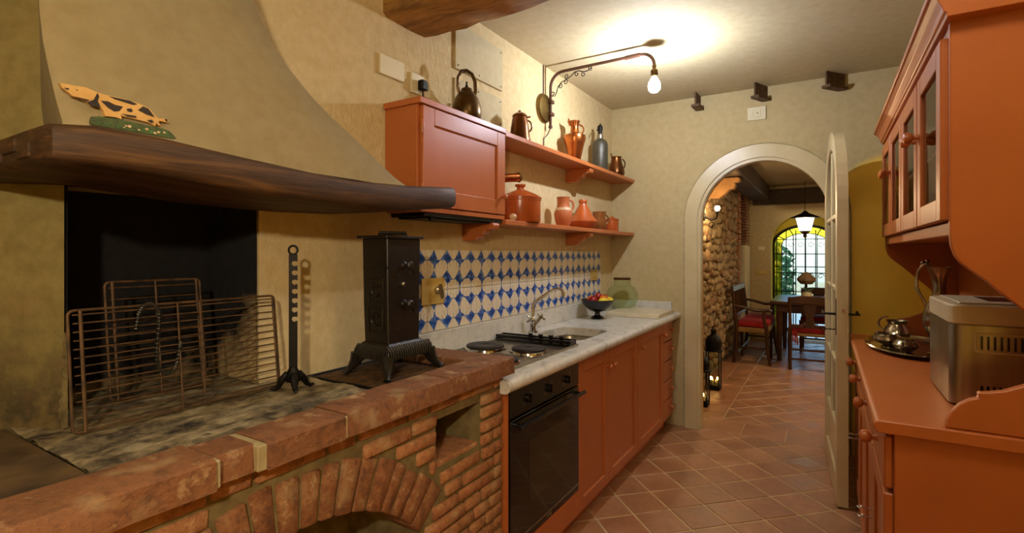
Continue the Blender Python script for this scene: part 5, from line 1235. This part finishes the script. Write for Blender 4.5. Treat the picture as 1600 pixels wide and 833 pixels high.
# grill racks leaning in the firebox
def rack(label, y0, y1, z0, z1, xb, xt, n, vert, mat='rust'):
    t = thing('grill_rack', label, 'grill rack', (xb, (y0+y1)/2, z0))
    X = lambda z: xb+(xt-xb)*(z-z0)/(z1-z0)
    MB().tube([(X(z), y, z) for y, z in rrect(y0, y1, z0, z1, .012, 3)], .0034, 7, closed=True).build('frame', mat, t, smooth=True)
    for i in range(n):
        z = z0+(z1-z0)*(i+.5)/n; MB().tube([(X(z)+.003, y0+.008, z), (X(z)+.003, y1-.008, z)], .0019, 6).build('rod', mat, t, smooth=True)
    for y, r in vert: MB().tube([(X(z0)+.007, y, z0), (X(z1)+.007, y, z1)], r, 6).build('cross_rod', mat, t, smooth=True)
rack('wide rusty grill rack leaning across the firebox opening', .468, .985, .967, 1.245, -1.46, -1.492, 14, ((.49, .004), (.70, .0024), (.757, .0024), (.975, .0028)))
rack('narrow rusty grill rack standing deeper inside the firebox', .60, .845, .985, 1.30, -1.62, -1.66, 10, ((.615, .004), (.72, .003), (.832, .004)))
hk = [(.598, 1.19), (.603, 1.225), (.612, 1.245), (.628, 1.252), (.642, 1.244), (.65, 1.225), (.65, 1.19), (.645, 1.14), (.645, 1.10), (.652, 1.075), (.668, 1.062), (.684, 1.068), (.694, 1.09), (.70, 1.13), (.703, 1.145)]
t = thing('iron_hook', 'twisted iron pot hook hanging on the wide grill rack', 'hook', (-1.462, .65, 1.06))
MB().tube([(-1.472, y, z) for y, z in hk], .0042, 8).build('rod', 'iron', t, smooth=True)
for i in range(110):
    f = i/110*(len(hk)-1); a = int(f); u = f-a; p = Vector((-1.472, hk[a][0]*(1-u)+hk[a+1][0]*u, hk[a][1]*(1-u)+hk[a+1][1]*u)); d = Vector((0, hk[a+1][0]-hk[a][0], hk[a+1][1]-hk[a][1])).normalized()
    if i % 2 == 0: MB().tube([p-d*.001, p+d*.001], .0051, 6).build('twist', 'siphon', t, smooth=True)
# cow cut-out on the mantel
t = thing('cow_figure', 'flat painted cow cut-out with dark patches on a leafy base, on the mantel', 'ornament', (-1.195, .47, 1.62))
def zc(px, py): # sheet of the cut-out: pixels of its own drawing to metres
    return (.366+(px-128)*.0001424, 1.6235+(548+.17*px-py)*(.000155+.000023*px/1500))
cow = [(105, 145), (180, 155), (250, 170), (370, 185), (430, 210), (500, 240), (600, 270), (800, 310), (950, 350), (1050, 390), (1130, 430), (1190, 500), (1240, 545), (1320, 545), (1370, 560), (1375, 600), (1330, 590), (1270, 575), (1240, 580), (1275, 640), (1235, 625), (1215, 590), (1200, 640), (1150, 610), (1100, 590), (1000, 565), (900, 540), (800, 520), (770, 495), (785, 560), (740, 540), (700, 530), (590, 520), (575, 460), (530, 400), (440, 395), (390, 350), (330, 320), (240, 295), (170, 230), (130, 200)]
M['cowbody'] = pm('cow_paint', (204, 164, 96), (190, 146, 78), 30, .6)
M['cowdark'] = pm('cow_patch_paint', (40, 26, 16), (30, 20, 12), 30, .6)
M['cowgreen'] = pm('green_paint', (74, 92, 44), (52, 66, 30), 60, .6)
def sheet(pts, x0, x1, nm, mat): return MB().prism([zc(*p) for p in pts], 0, x0, x1).build(nm, mat, t)
sheet(cow, -1.200, -1.190, 'body', 'cowbody')
for pl in ([(540, 340), (620, 345), (700, 385), (795, 405), (750, 460), (690, 465), (620, 420)], [(630, 285), (760, 310), (880, 335), (970, 375), (920, 385), (800, 350), (700, 320)], [(840, 430), (890, 425), (915, 455), (890, 470), (850, 460)], [(1040, 400), (1110, 430), (1150, 480), (1190, 530), (1090, 500), (975, 445)], [(780, 490), (950, 515), (960, 540), (850, 525)], [(1090, 565), (1150, 560), (1180, 590), (1140, 600)], [(500, 250), (520, 290), (505, 350), (530, 400), (520, 420), (430, 400), (385, 360), (460, 330)], [(240, 295), (330, 315), (420, 335), (390, 350), (300, 320)], [(150, 200), (200, 205), (195, 222), (165, 218)], [(265, 212), (295, 225), (285, 232)], [(1320, 550), (1360, 560), (1355, 590), (1335, 575)]): sheet(pl, -1.190, -1.1888, 'patch', 'cowdark')
base = [(420, 600), (440, 530), (520, 525), (600, 545), (700, 545), (800, 570), (900, 590), (1000, 610), (1100, 635), (1200, 650), (1300, 670), (1380, 700), (1440, 750), (1475, 790), (1400, 786), (1200, 752), (1000, 718), (800, 684), (600, 650), (430, 621)]
bz = [(p[0], p[1]) for p in base]
sheet(bz, -1.206, -1.188, 'leafy_base', 'cowgreen')
for i in range(26):
    px = 440+i*36+random.uniform(-10, 10); q = zc(px, 585+i*6.1+random.uniform(-25, 25))
    MB().ball((-1.1885, q[0], q[1]), random.uniform(.002, .004), 6, .8, .6).build('painted_leaf', random.choice(('cowgreen', 'leaf', 'bisque', 'cowgreen')), t)

for o in bpy.data.objects:
    if '_o' in o: del o['_o']
